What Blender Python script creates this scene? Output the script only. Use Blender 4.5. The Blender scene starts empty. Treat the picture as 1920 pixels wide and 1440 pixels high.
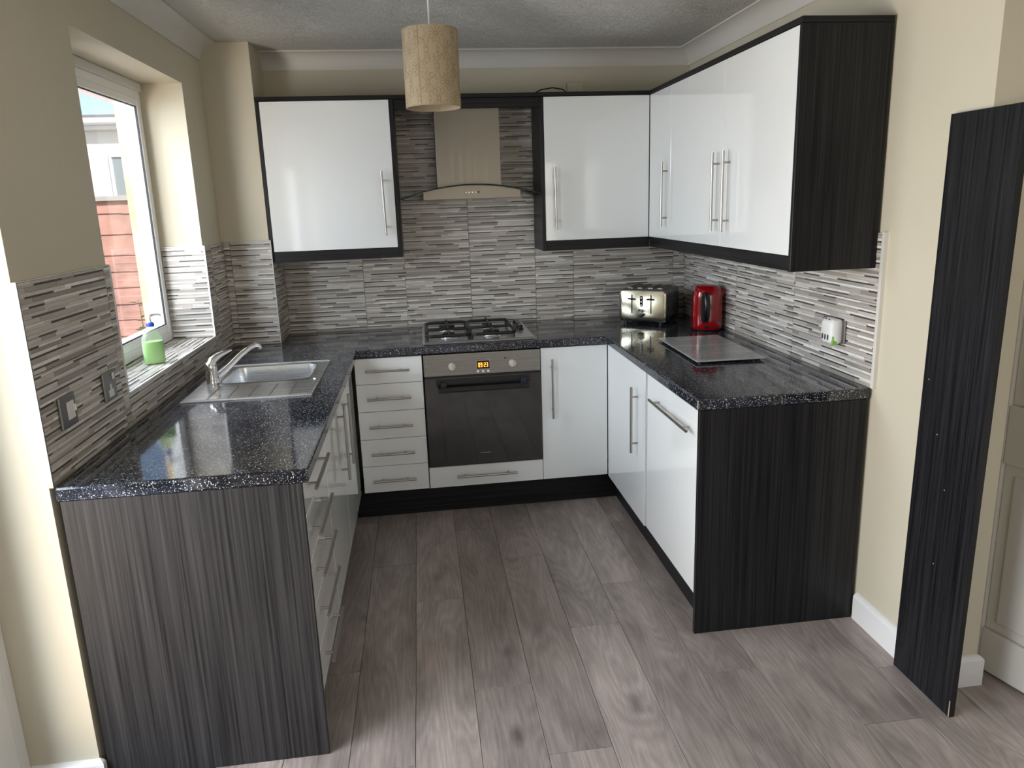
import bpy, bmesh, math, random
from mathutils import Vector, Matrix

S = bpy.context.scene
COL = S.collection

# ------------------------------------------------------------------ camera
cam_d = bpy.data.cameras.new('camera')
cam = bpy.data.objects.new('camera', cam_d)
COL.objects.link(cam)
F_PX, PX, PY = 1330.08, 953.07, 675.07
YAW, PITCH, ROLL = 0.118374, -0.220276, -0.035001
cam_d.sensor_width = 36.0
cam_d.lens = F_PX / 1920 * 36.0
cam_d.shift_x = (960 - PX) / 1920
cam_d.shift_y = (PY - 720) / 1920
cam_d.clip_start = 0.05
fw = Vector((math.sin(YAW) * math.cos(PITCH), math.cos(YAW) * math.cos(PITCH), math.sin(PITCH)))
rt = Vector((math.cos(YAW), -math.sin(YAW), 0))
up = rt.cross(fw)
r2 = math.cos(ROLL) * rt + math.sin(ROLL) * up
u2 = -math.sin(ROLL) * rt + math.cos(ROLL) * up
M = Matrix((r2, u2, -fw)).transposed().to_4x4()
M.translation = Vector((-0.7444, -4.0868, 1.6038))
cam.matrix_world = M
S.camera = cam

# ------------------------------------------------------------------ light
S.view_settings.view_transform = 'Standard'
S.view_settings.look = 'None'
S.view_settings.gamma = 1.0
S.view_settings.exposure = 0.32
S.view_settings.use_curve_mapping = False
S.cycles.use_denoising = True
S.cycles.sample_clamp_indirect = 6.0
S.cycles.max_bounces = 10
S.cycles.diffuse_bounces = 6
S.cycles.glossy_bounces = 5
S.cycles.transparent_max_bounces = 12
S.cycles.caustics_reflective = False
S.cycles.caustics_refractive = False

SUN_ELEV, SUN_ROT = math.radians(42), math.radians(140)
W = bpy.data.worlds.new('sky')
S.world = W
W.use_nodes = True
wn = W.node_tree.nodes
wl = W.node_tree.links
wn.clear()
w_out = wn.new('ShaderNodeOutputWorld')
w_bg = wn.new('ShaderNodeBackground')
w_sky = wn.new('ShaderNodeTexSky')
w_sky.sky_type = 'NISHITA'
w_sky.sun_disc = False
w_sky.sun_elevation = SUN_ELEV
w_sky.sun_rotation = SUN_ROT
w_sky.air_density = 1.0
w_sky.dust_density = 1.5
w_bg.inputs['Strength'].default_value = 0.17
wl.new(w_sky.outputs[0], w_bg.inputs[0])
wl.new(w_bg.outputs[0], w_out.inputs[0])

sun_d = bpy.data.lights.new('sun', 'SUN')
sun_d.energy = 5.0
sun_d.angle = math.radians(0.6)
sun_d.color = (1.0, 0.94, 0.85)
sun = bpy.data.objects.new('sun', sun_d)
COL.objects.link(sun)
sun_dir = Vector((-0.50, 0.62, -0.62))       # travels away from the camera's side, so it lights the garden wall
sun.rotation_euler = sun_dir.to_track_quat('-Z', 'Y').to_euler()
sun.location = (3, -6, 8)


def area(name, loc, size, aim, energy, color, spread=180):
    d = bpy.data.lights.new(name, 'AREA')
    d.shape = 'RECTANGLE'
    d.size, d.size_y = size
    d.energy = energy
    d.color = color
    d.spread = math.radians(spread)
    o = bpy.data.objects.new(name, d)
    COL.objects.link(o)
    o.location = loc
    o.rotation_euler = Vector(aim).to_track_quat('-Z', 'Z').to_euler()
    return o


# daylight falling in through the patio door and the kitchen window
area('patio_daylight', (-2.60, -3.10, 1.45), (1.9, 1.9), (1, 0.10, -0.18), 122, (0.84, 0.92, 1.0))
area('patio_ground_bounce', (-2.75, -3.10, 0.02), (1.8, 1.2), (0.86, 0.12, 0.5), 60, (1.0, 0.70, 0.40))
area('rear_fill', (0.2, -6.35, 1.45), (1.9, 1.3), (0, 1, -0.05), 12, (1.0, 0.95, 0.88))  # added fill lamp, shining in from behind the camera
area('kitchen_window_daylight', (-2.70, -1.20, 2.05), (1.3, 1.2), (1, 0.03, -0.55), 52, (0.86, 0.93, 1.0))


# ------------------------------------------------------------------ materials
def new_mat(name):
    m = bpy.data.materials.new(name)
    m.use_nodes = True
    nt = m.node_tree
    b = nt.nodes['Principled BSDF']
    return m, nt, b


def N(nt, kind, **kw):
    n = nt.nodes.new(kind)
    for k, v in kw.items():
        if k in n.inputs:
            n.inputs[k].default_value = v
        else:
            setattr(n, k, v)
    return n


def L(nt, a, b):
    nt.links.new(a, b)


def plain(name, col, rough=0.5, metal=0.0, spec=0.5, coat=0.0, emit=None, estr=0.0, mottle=0.0, mscale=6.0, bump=0.0, bscale=200.0):
    m, nt, b = new_mat(name)
    b.inputs['Base Color'].default_value = (*col, 1)
    b.inputs['Roughness'].default_value = rough
    b.inputs['Metallic'].default_value = metal
    b.inputs['Specular IOR Level'].default_value = spec
    b.inputs['Coat Weight'].default_value = coat
    b.inputs['Coat Roughness'].default_value = 0.03
    if emit:
        b.inputs['Emission Color'].default_value = (*emit, 1)
        b.inputs['Emission Strength'].default_value = estr
    tc = N(nt, 'ShaderNodeTexCoord')
    if mottle > 0:
        n = N(nt, 'ShaderNodeTexNoise', Scale=mscale, Detail=4.0)
        L(nt, tc.outputs['Object'], n.inputs['Vector'])
        r = N(nt, 'ShaderNodeMapRange')
        r.inputs['From Min'].default_value = 0.3
        r.inputs['From Max'].default_value = 0.7
        r.inputs['To Min'].default_value = 1 - mottle
        r.inputs['To Max'].default_value = 1 + mottle
        L(nt, n.outputs['Fac'], r.inputs['Value'])
        mx = N(nt, 'ShaderNodeVectorMath', operation='SCALE')
        mx.inputs[0].default_value = col
        L(nt, r.outputs[0], mx.inputs['Scale'])
        L(nt, mx.outputs[0], b.inputs['Base Color'])
    if bump > 0:
        n = N(nt, 'ShaderNodeTexNoise', Scale=bscale, Detail=3.0)
        L(nt, tc.outputs['Object'], n.inputs['Vector'])
        bp = N(nt, 'ShaderNodeBump', Strength=bump, Distance=0.002)
        L(nt, n.outputs['Fac'], bp.inputs['Height'])
        L(nt, bp.outputs[0], b.inputs['Normal'])
    return m


def brushed(name, col, rough, axis='x', amt=0.25):
    """metal with fine directional brushing"""
    m, nt, b = new_mat(name)
    b.inputs['Base Color'].default_value = (*col, 1)
    b.inputs['Metallic'].default_value = 1.0
    tc = N(nt, 'ShaderNodeTexCoord')
    mp = N(nt, 'ShaderNodeMapping')
    mp.inputs['Scale'].default_value = {'x': (3, 400, 400), 'y': (400, 3, 400), 'z': (400, 400, 3)}[axis]
    L(nt, tc.outputs['Object'], mp.inputs['Vector'])
    n = N(nt, 'ShaderNodeTexNoise', Scale=1.0, Detail=2.0)
    L(nt, mp.outputs[0], n.inputs['Vector'])
    r = N(nt, 'ShaderNodeMapRange')
    r.inputs['To Min'].default_value = max(0.02, rough - amt * 0.5)
    r.inputs['To Max'].default_value = rough + amt * 0.5
    L(nt, n.outputs['Fac'], r.inputs['Value'])
    L(nt, r.outputs[0], b.inputs['Roughness'])
    bp = N(nt, 'ShaderNodeBump', Strength=0.03, Distance=0.0002)
    L(nt, n.outputs['Fac'], bp.inputs['Height'])
    L(nt, bp.outputs[0], b.inputs['Normal'])
    return m


def dark_wood(name, axis='z', lo=(0.0035, 0.0035, 0.0042), hi=(0.024, 0.0235, 0.026), rough=0.36):
    """black-brown laminate with fine straight grain along one axis"""
    m, nt, b = new_mat(name)
    tc = N(nt, 'ShaderNodeTexCoord')
    mp = N(nt, 'ShaderNodeMapping')
    f = 230.0
    mp.inputs['Scale'].default_value = {'x': (2.0, f, f), 'y': (f, 2.0, f), 'z': (f, f, 2.0)}[axis]
    L(nt, tc.outputs['Object'], mp.inputs['Vector'])
    n = N(nt, 'ShaderNodeTexNoise', Scale=1.0, Detail=3.0, Roughness=0.7)
    L(nt, mp.outputs[0], n.inputs['Vector'])
    mp2 = N(nt, 'ShaderNodeMapping')
    f2 = 130.0
    mp2.inputs['Scale'].default_value = {'x': (1.5, f2, f2), 'y': (f2, 1.5, f2), 'z': (f2, f2, 1.5)}[axis]
    L(nt, tc.outputs['Object'], mp2.inputs['Vector'])
    n2 = N(nt, 'ShaderNodeTexNoise', Scale=1.0, Detail=2.0)
    L(nt, mp2.outputs[0], n2.inputs['Vector'])
    ad = N(nt, 'ShaderNodeMath', operation='ADD')
    L(nt, n.outputs['Fac'], ad.inputs[0])
    L(nt, n2.outputs['Fac'], ad.inputs[1])
    cr = N(nt, 'ShaderNodeValToRGB')
    cr.color_ramp.elements[0].position = 0.36
    cr.color_ramp.elements[0].color = (*lo, 1)
    cr.color_ramp.elements[1].position = 0.66
    cr.color_ramp.elements[1].color = (*hi, 1)
    hf = N(nt, 'ShaderNodeMath', operation='MULTIPLY')
    hf.inputs[1].default_value = 0.5
    L(nt, ad.outputs[0], hf.inputs[0])
    L(nt, hf.outputs[0], cr.inputs['Fac'])
    L(nt, cr.outputs[0], b.inputs['Base Color'])
    b.inputs['Roughness'].default_value = rough
    b.inputs['Specular IOR Level'].default_value = 0.22
    bp = N(nt, 'ShaderNodeBump', Strength=0.25, Distance=0.0006)
    L(nt, hf.outputs[0], bp.inputs['Height'])
    L(nt, bp.outputs[0], b.inputs['Normal'])
    return m


def speckled(name, base, fleck, cloud, scale, thresh, rough, streak=0.0):
    """stone-look laminate: dark ground, clouding, and small pale flecks"""
    m, nt, b = new_mat(name)
    tc = N(nt, 'ShaderNodeTexCoord')
    total = None
    for sc, th, rad in ((scale, thresh, 0.34), (scale * 2.1, thresh + 0.03, 0.40)):
        v = N(nt, 'ShaderNodeTexVoronoi', Scale=sc, Randomness=1.0)
        L(nt, tc.outputs['Object'], v.inputs['Vector'])
        sep = N(nt, 'ShaderNodeSeparateColor')
        L(nt, v.outputs['Color'], sep.inputs[0])
        pick = N(nt, 'ShaderNodeMath', operation='GREATER_THAN')
        pick.inputs[1].default_value = th
        L(nt, sep.outputs[0], pick.inputs[0])
        near = N(nt, 'ShaderNodeMath', operation='LESS_THAN')
        near.inputs[1].default_value = rad
        L(nt, v.outputs['Distance'], near.inputs[0])
        mu = N(nt, 'ShaderNodeMath', operation='MULTIPLY')
        L(nt, pick.outputs[0], mu.inputs[0])
        L(nt, near.outputs[0], mu.inputs[1])
        mu2 = N(nt, 'ShaderNodeMath', operation='MULTIPLY')
        L(nt, mu.outputs[0], mu2.inputs[0])
        L(nt, sep.outputs[1], mu2.inputs[1])
        if total is None:
            total = mu2
        else:
            mxm = N(nt, 'ShaderNodeMath', operation='MAXIMUM')
            L(nt, total.outputs[0], mxm.inputs[0])
            L(nt, mu2.outputs[0], mxm.inputs[1])
            total = mxm
    mp = N(nt, 'ShaderNodeMapping')
    mp.inputs['Scale'].default_value = (4, 26, 26)
    L(nt, tc.outputs['Object'], mp.inputs['Vector'])
    n = N(nt, 'ShaderNodeTexNoise', Scale=1.0, Detail=6.0, Roughness=0.65)
    L(nt, mp.outputs[0], n.inputs['Vector'])
    cr = N(nt, 'ShaderNodeValToRGB')
    cr.color_ramp.elements[0].position = 0.42
    cr.color_ramp.elements[0].color = (*base, 1)
    cr.color_ramp.elements[1].position = 0.78
    cr.color_ramp.elements[1].color = (*cloud, 1)
    L(nt, n.outputs['Fac'], cr.inputs['Fac'])
    mx = N(nt, 'ShaderNodeMix', data_type='RGBA')
    L(nt, total.outputs[0], mx.inputs[0])
    L(nt, cr.outputs[0], mx.inputs[6])
    mx.inputs[7].default_value = (*fleck, 1)
    L(nt, mx.outputs[2], b.inputs['Base Color'])
    b.inputs['Roughness'].default_value = rough
    b.inputs['IOR'].default_value = 1.6
    return m


def floor_mat(name):
    """grey oak laminate: grain, arches and knots run along each plank; every plank is offset by its own random value"""
    m, nt, b = new_mat(name)
    tc = N(nt, 'ShaderNodeTexCoord')
    oi = N(nt, 'ShaderNodeObjectInfo')
    off = N(nt, 'ShaderNodeVectorMath', operation='SCALE')
    off.inputs[0].default_value = (37.0, 91.0, 13.0)
    L(nt, oi.outputs['Random'], off.inputs['Scale'])
    ad = N(nt, 'ShaderNodeVectorMath', operation='ADD')
    L(nt, tc.outputs['Object'], ad.inputs[0])
    L(nt, off.outputs[0], ad.inputs[1])
    mp = N(nt, 'ShaderNodeMapping')
    mp.inputs['Scale'].default_value = (7.0, 1.15, 1.0)
    L(nt, ad.outputs[0], mp.inputs['Vector'])
    big = N(nt, 'ShaderNodeTexNoise', Scale=1.0, Detail=1.5, Roughness=0.45)
    L(nt, mp.outputs[0], big.inputs['Vector'])
    rings = N(nt, 'ShaderNodeMath', operation='MULTIPLY')
    rings.inputs[1].default_value = 38.0
    L(nt, big.outputs['Fac'], rings.inputs[0])
    fr = N(nt, 'ShaderNodeMath', operation='PINGPONG')
    fr.inputs[1].default_value = 1.0
    L(nt, rings.outputs[0], fr.inputs[0])
    mp2 = N(nt, 'ShaderNodeMapping')
    mp2.inputs['Scale'].default_value = (150.0, 6.0, 1.0)
    L(nt, ad.outputs[0], mp2.inputs['Vector'])
    fine = N(nt, 'ShaderNodeTexNoise', Scale=1.0, Detail=4.0, Roughness=0.7)
    L(nt, mp2.outputs[0], fine.inputs['Vector'])
    mp3 = N(nt, 'ShaderNodeMapping')
    mp3.inputs['Scale'].default_value = (9.0, 3.2, 1.0)
    L(nt, ad.outputs[0], mp3.inputs['Vector'])
    blot = N(nt, 'ShaderNodeTexNoise', Scale=1.0, Detail=5.0, Roughness=0.6)
    L(nt, mp3.outputs[0], blot.inputs['Vector'])
    # knots
    mp4 = N(nt, 'ShaderNodeMapping')
    mp4.inputs['Scale'].default_value = (5.0, 2.4, 1.0)
    L(nt, ad.outputs[0], mp4.inputs['Vector'])
    kn = N(nt, 'ShaderNodeTexVoronoi', Scale=1.0)
    L(nt, mp4.outputs[0], kn.inputs['Vector'])
    kr = N(nt, 'ShaderNodeMapRange')
    kr.inputs['From Min'].default_value = 0.03
    kr.inputs['From Max'].default_value = 0.15
    kr.inputs['To Min'].default_value = 0.50
    kr.inputs['To Max'].default_value = 1.0
    L(nt, kn.outputs['Distance'], kr.inputs['Value'])

    def mr(sock, a, c, lo, hi):
        r = N(nt, 'ShaderNodeMapRange')
        r.inputs['From Min'].default_value = a
        r.inputs['From Max'].default_value = c
        r.inputs['To Min'].default_value = lo
        r.inputs['To Max'].default_value = hi
        L(nt, sock, r.inputs['Value'])
        return r.outputs[0]

    def mul(a, c):
        x = N(nt, 'ShaderNodeMath', operation='MULTIPLY')
        L(nt, a, x.inputs[0])
        L(nt, c, x.inputs[1])
        return x.outputs[0]
    v = mul(mr(fr.outputs[0], 0, 1, 0.88, 1.08), mr(fine.outputs['Fac'], 0.3, 0.7, 0.80, 1.14))
    v = mul(v, mr(blot.outputs['Fac'], 0.30, 0.62, 0.68, 1.14))
    v = mul(v, kr.outputs[0])
    v = mul(v, mr(oi.outputs['Random'], 0, 1, 0.86, 1.14))
    sc = N(nt, 'ShaderNodeVectorMath', operation='SCALE')
    sc.inputs[0].default_value = FLOOR_COL
    L(nt, v, sc.inputs['Scale'])
    L(nt, sc.outputs[0], b.inputs['Base Color'])
    b.inputs['Roughness'].default_value = 0.42
    bp = N(nt, 'ShaderNodeBump', Strength=0.25, Distance=0.0008)
    L(nt, fine.outputs['Fac'], bp.inputs['Height'])
    L(nt, bp.outputs[0], b.inputs['Normal'])
    return m


FLOOR_COL = (0.335, 0.282, 0.258)


def tile_mat(name):
    """colour comes from each strip's own colour attribute, with faint stone streaks"""
    m, nt, b = new_mat(name)
    at = N(nt, 'ShaderNodeAttribute', attribute_name='Col')
    tc = N(nt, 'ShaderNodeTexCoord')
    mp = N(nt, 'ShaderNodeMapping')
    mp.inputs['Scale'].default_value = (18, 18, 420)
    L(nt, tc.outputs['Object'], mp.inputs['Vector'])
    n = N(nt, 'ShaderNodeTexNoise', Scale=1.0, Detail=3.0)
    L(nt, mp.outputs[0], n.inputs['Vector'])
    r = N(nt, 'ShaderNodeMapRange')
    r.inputs['From Min'].default_value = 0.3
    r.inputs['From Max'].default_value = 0.7
    r.inputs['To Min'].default_value = 1.08
    r.inputs['To Max'].default_value = 1.42
    L(nt, n.outputs['Fac'], r.inputs['Value'])
    sc = N(nt, 'ShaderNodeVectorMath', operation='SCALE')
    L(nt, at.outputs['Color'], sc.inputs[0])
    L(nt, r.outputs[0], sc.inputs['Scale'])
    L(nt, sc.outputs[0], b.inputs['Base Color'])
    b.inputs['Roughness'].default_value = 0.33
    return m


def artex(name, col):
    """stippled, swirled ceiling plaster"""
    m, nt, b = new_mat(name)
    b.inputs['Base Color'].default_value = (*col, 1)
    b.inputs['Roughness'].default_value = 0.8
    tc = N(nt, 'ShaderNodeTexCoord')
    n0 = N(nt, 'ShaderNodeTexNoise', Scale=9.0, Detail=2.0)
    L(nt, tc.outputs['Object'], n0.inputs['Vector'])
    ad = N(nt, 'ShaderNodeMix', data_type='VECTOR')
    ad.inputs[0].default_value = 0.35
    L(nt, tc.outputs['Object'], ad.inputs[4])
    L(nt, n0.outputs['Color'], ad.inputs[5])
    n = N(nt, 'ShaderNodeTexNoise', Scale=55.0, Detail=5.0, Roughness=0.62, Distortion=1.2)
    L(nt, ad.outputs[1], n.inputs['Vector'])
    bp = N(nt, 'ShaderNodeBump', Strength=1.0, Distance=0.012)
    L(nt, n.outputs['Fac'], bp.inputs['Height'])
    L(nt, bp.outputs[0], b.inputs['Normal'])
    return m


def glass_mat(name, tint=(1, 1, 1), rough=0.0, gloss=None, body=0.0, bodycol=(1, 1, 1)):
    """thin pane: see-through plus a fresnel reflection"""
    m = bpy.data.materials.new(name)
    m.use_nodes = True
    nt = m.node_tree
    nt.nodes.clear()
    o = N(nt, 'ShaderNodeOutputMaterial')
    t = N(nt, 'ShaderNodeBsdfTransparent')
    t.inputs[0].default_value = (*tint, 1)
    g = N(nt, 'ShaderNodeBsdfGlossy')
    g.inputs['Roughness'].default_value = rough
    mx = N(nt, 'ShaderNodeMixShader')
    if gloss is None:
        fz = N(nt, 'ShaderNodeFresnel', IOR=1.45)
        ge = N(nt, 'ShaderNodeNewGeometry')
        fr = N(nt, 'ShaderNodeMath', operation='SUBTRACT')
        fr.inputs[0].default_value = 1.0
        L(nt, ge.outputs['Backfacing'], fr.inputs[1])
        fm = N(nt, 'ShaderNodeMath', operation='MULTIPLY')
        L(nt, fz.outputs[0], fm.inputs[0])
        L(nt, fr.outputs[0], fm.inputs[1])
        L(nt, fm.outputs[0], mx.inputs[0])       # reflect on the outer faces only, no false inner reflection
    else:
        mx.inputs[0].default_value = gloss
    L(nt, t.outputs[0], mx.inputs[1])
    L(nt, g.outputs[0], mx.inputs[2])
    last = mx
    if body > 0:
        d = N(nt, 'ShaderNodeBsdfDiffuse')
        d.inputs[0].default_value = (*bodycol, 1)
        mb = N(nt, 'ShaderNodeMixShader')
        mb.inputs[0].default_value = body
        L(nt, mx.outputs[0], mb.inputs[1])
        L(nt, d.outputs[0], mb.inputs[2])
        last = mb
    L(nt, last.outputs[0], o.inputs[0])
    return m


MT = dict(
    wall=plain('cream_paint', (0.60, 0.55, 0.43), 0.55, mottle=0.02, mscale=2.5, bump=0.08, bscale=120),
    ceiling=artex('artex_white', (0.72, 0.71, 0.66)),
    coving=plain('coving_white', (0.66, 0.64, 0.59), 0.55),
    skirt=plain('skirting_gloss_white', (0.82, 0.82, 0.82), 0.25),
    gloss=plain('white_gloss_door', (0.81, 0.825, 0.82), 0.07, spec=0.5, coat=0.6),
    dark=dark_wood('dark_laminate_vertical', 'z'),
    dark_lighter=dark_wood('dark_laminate_vertical_lighter', 'z', (0.009, 0.009, 0.010), (0.050, 0.048, 0.050), 0.40),  # dark laminate grain in lighter tones, left end panel only
    darkx=dark_wood('dark_laminate_along_x', 'x'),
    darky=dark_wood('dark_laminate_along_y', 'y'),
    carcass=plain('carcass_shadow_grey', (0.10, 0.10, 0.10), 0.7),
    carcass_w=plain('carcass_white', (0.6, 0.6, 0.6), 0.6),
    worktop=speckled('black_speckled_worktop', (0.006, 0.007, 0.010), (0.62, 0.64, 0.68), (0.032, 0.038, 0.062), 190, 0.74, 0.085),
    saver=speckled('grey_speckled_glass', (0.34, 0.34, 0.33), (0.03, 0.03, 0.03), (0.52, 0.52, 0.50), 120, 0.86, 0.14),
    floor=None,
    subfloor=plain('subfloor_dark', (0.05, 0.04, 0.035), 0.8),
    tile=tile_mat('strip_mosaic_tile'),
    grout=plain('tile_edge_grey', (0.42, 0.40, 0.37), 0.6),
    upvc=plain('upvc_white', (0.84, 0.85, 0.86), 0.22),
    gasket=plain('gasket_black', (0.015, 0.015, 0.018), 0.6),
    pane=glass_mat('window_pane'),
    steel=brushed('brushed_steel', (0.31, 0.305, 0.29), 0.30, 'x'),
    steelz=brushed('brushed_steel_vertical', (0.215, 0.20, 0.175), 0.34, 'z'),
    satin=plain('satin_nickel_handle', (0.42, 0.39, 0.36), 0.32, metal=1.0),
    steel_front=plain('toaster_steel', (0.66, 0.62, 0.48), 0.22, metal=1.0),  # warm tint carries the reflection of the cream walls
    knob=plain('pale_metal_knob', (0.62, 0.60, 0.55), 0.35, metal=0.4),
    sink=brushed('sink_steel', (0.70, 0.71, 0.73), 0.28, 'x', 0.12),
    chrome=plain('chrome', (0.80, 0.80, 0.80), 0.06, metal=1.0),
    plate=plain('socket_brushed_grey', (0.30, 0.29, 0.28), 0.35, metal=0.9),
    white_plastic=plain('white_plastic', (0.80, 0.80, 0.78), 0.35),
    cream_plastic=plain('cream_plastic', (0.62, 0.56, 0.42), 0.45),
    black=plain('black_plastic', (0.008, 0.008, 0.009), 0.22),
    blackm=plain('black_matt_iron', (0.010, 0.010, 0.010), 0.42),
    ovenglass=plain('oven_dark_glass', (0.016, 0.015, 0.012), 0.05, spec=0.8, coat=0.1),
    navy=plain('film_blue_black', (0.006, 0.016, 0.035), 0.12),
    digits=plain('amber_digits', (0.9, 0.4, 0.05), 0.4, emit=(1.0, 0.36, 0.03), estr=2.2),
    red=plain('red_kettle_enamel', (0.27, 0.002, 0.005), 0.16, coat=0.5),
    smoke=plain('dark_gauge_plastic', (0.015, 0.016, 0.018), 0.08),
    fabric=None,
    pattern=plain('lamp_pattern_thread', (0.34, 0.26, 0.14), 0.7),
    soap=plain('green_soap', (0.42, 0.72, 0.20), 0.25),
    bottle=glass_mat('clear_bottle', (0.90, 0.97, 0.90), 0.05, None, 0.22, (0.75, 0.88, 0.72)),
    blue=plain('blue_collar', (0.03, 0.10, 0.65), 0.35),
    green=plain('green_sticker', (0.22, 0.50, 0.08), 0.5),
    canopy=glass_mat('hood_glass', (0.55, 0.60, 0.58), 0.02, 0.10),
    darkglassedge=plain('glass_edge_dark', (0.02, 0.025, 0.022), 0.15),
    brick=plain('outer_stone_buff', (0.50, 0.38, 0.22), 0.85, mottle=0.35, mscale=9, bump=0.4, bscale=60),
    render=plain('white_render', (0.82, 0.82, 0.80), 0.8),
    fence=plain('red_stained_board', (0.50, 0.27, 0.22), 0.75, mottle=0.22, mscale=5),
    fencecap=plain('grey_cap', (0.42, 0.40, 0.38), 0.8),
    roof=plain('roof_tile_grey', (0.20, 0.20, 0.22), 0.8),
    winglass=plain('far_window_glass', (0.22, 0.27, 0.30), 0.1),
    paving=plain('paving', (0.36, 0.34, 0.31), 0.85, mottle=0.15, mscale=2),
    leaf=plain('leaf_yellow_green', (0.30, 0.42, 0.09), 0.5),
    doorwhite=plain('door_white_paint', (0.72, 0.70, 0.64), 0.35),
    silicone=plain('sealant_white', (0.7, 0.68, 0.62), 0.5),
    chip=plain('chip_pale', (0.42, 0.36, 0.26), 0.7),
)
MT['floor'] = floor_mat('grey_oak_laminate')


def fabric():
    m, nt, b = new_mat('lamp_fabric')
    b.inputs['Base Color'].default_value = (0.56, 0.47, 0.33, 1)
    b.inputs['Roughness'].default_value = 0.85
    b.inputs['Specular IOR Level'].default_value = 0.1
    tr = N(nt, 'ShaderNodeBsdfTranslucent')
    tr.inputs[0].default_value = (0.62, 0.50, 0.33, 1)
    mx = N(nt, 'ShaderNodeMixShader')
    mx.inputs[0].default_value = 0.35
    tc = N(nt, 'ShaderNodeTexCoord')
    n = N(nt, 'ShaderNodeTexNoise', Scale=260.0, Detail=2.0)
    L(nt, tc.outputs['Object'], n.inputs['Vector'])
    bp = N(nt, 'ShaderNodeBump', Strength=0.3, Distance=0.001)
    L(nt, n.outputs['Fac'], bp.inputs['Height'])
    L(nt, bp.outputs[0], b.inputs['Normal'])
    L(nt, b.outputs[0], mx.inputs[1])
    L(nt, tr.outputs[0], mx.inputs[2])
    L(nt, mx.outputs[0], nt.nodes['Material Output'].inputs[0])
    return m


MT['fabric'] = fabric()


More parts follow.
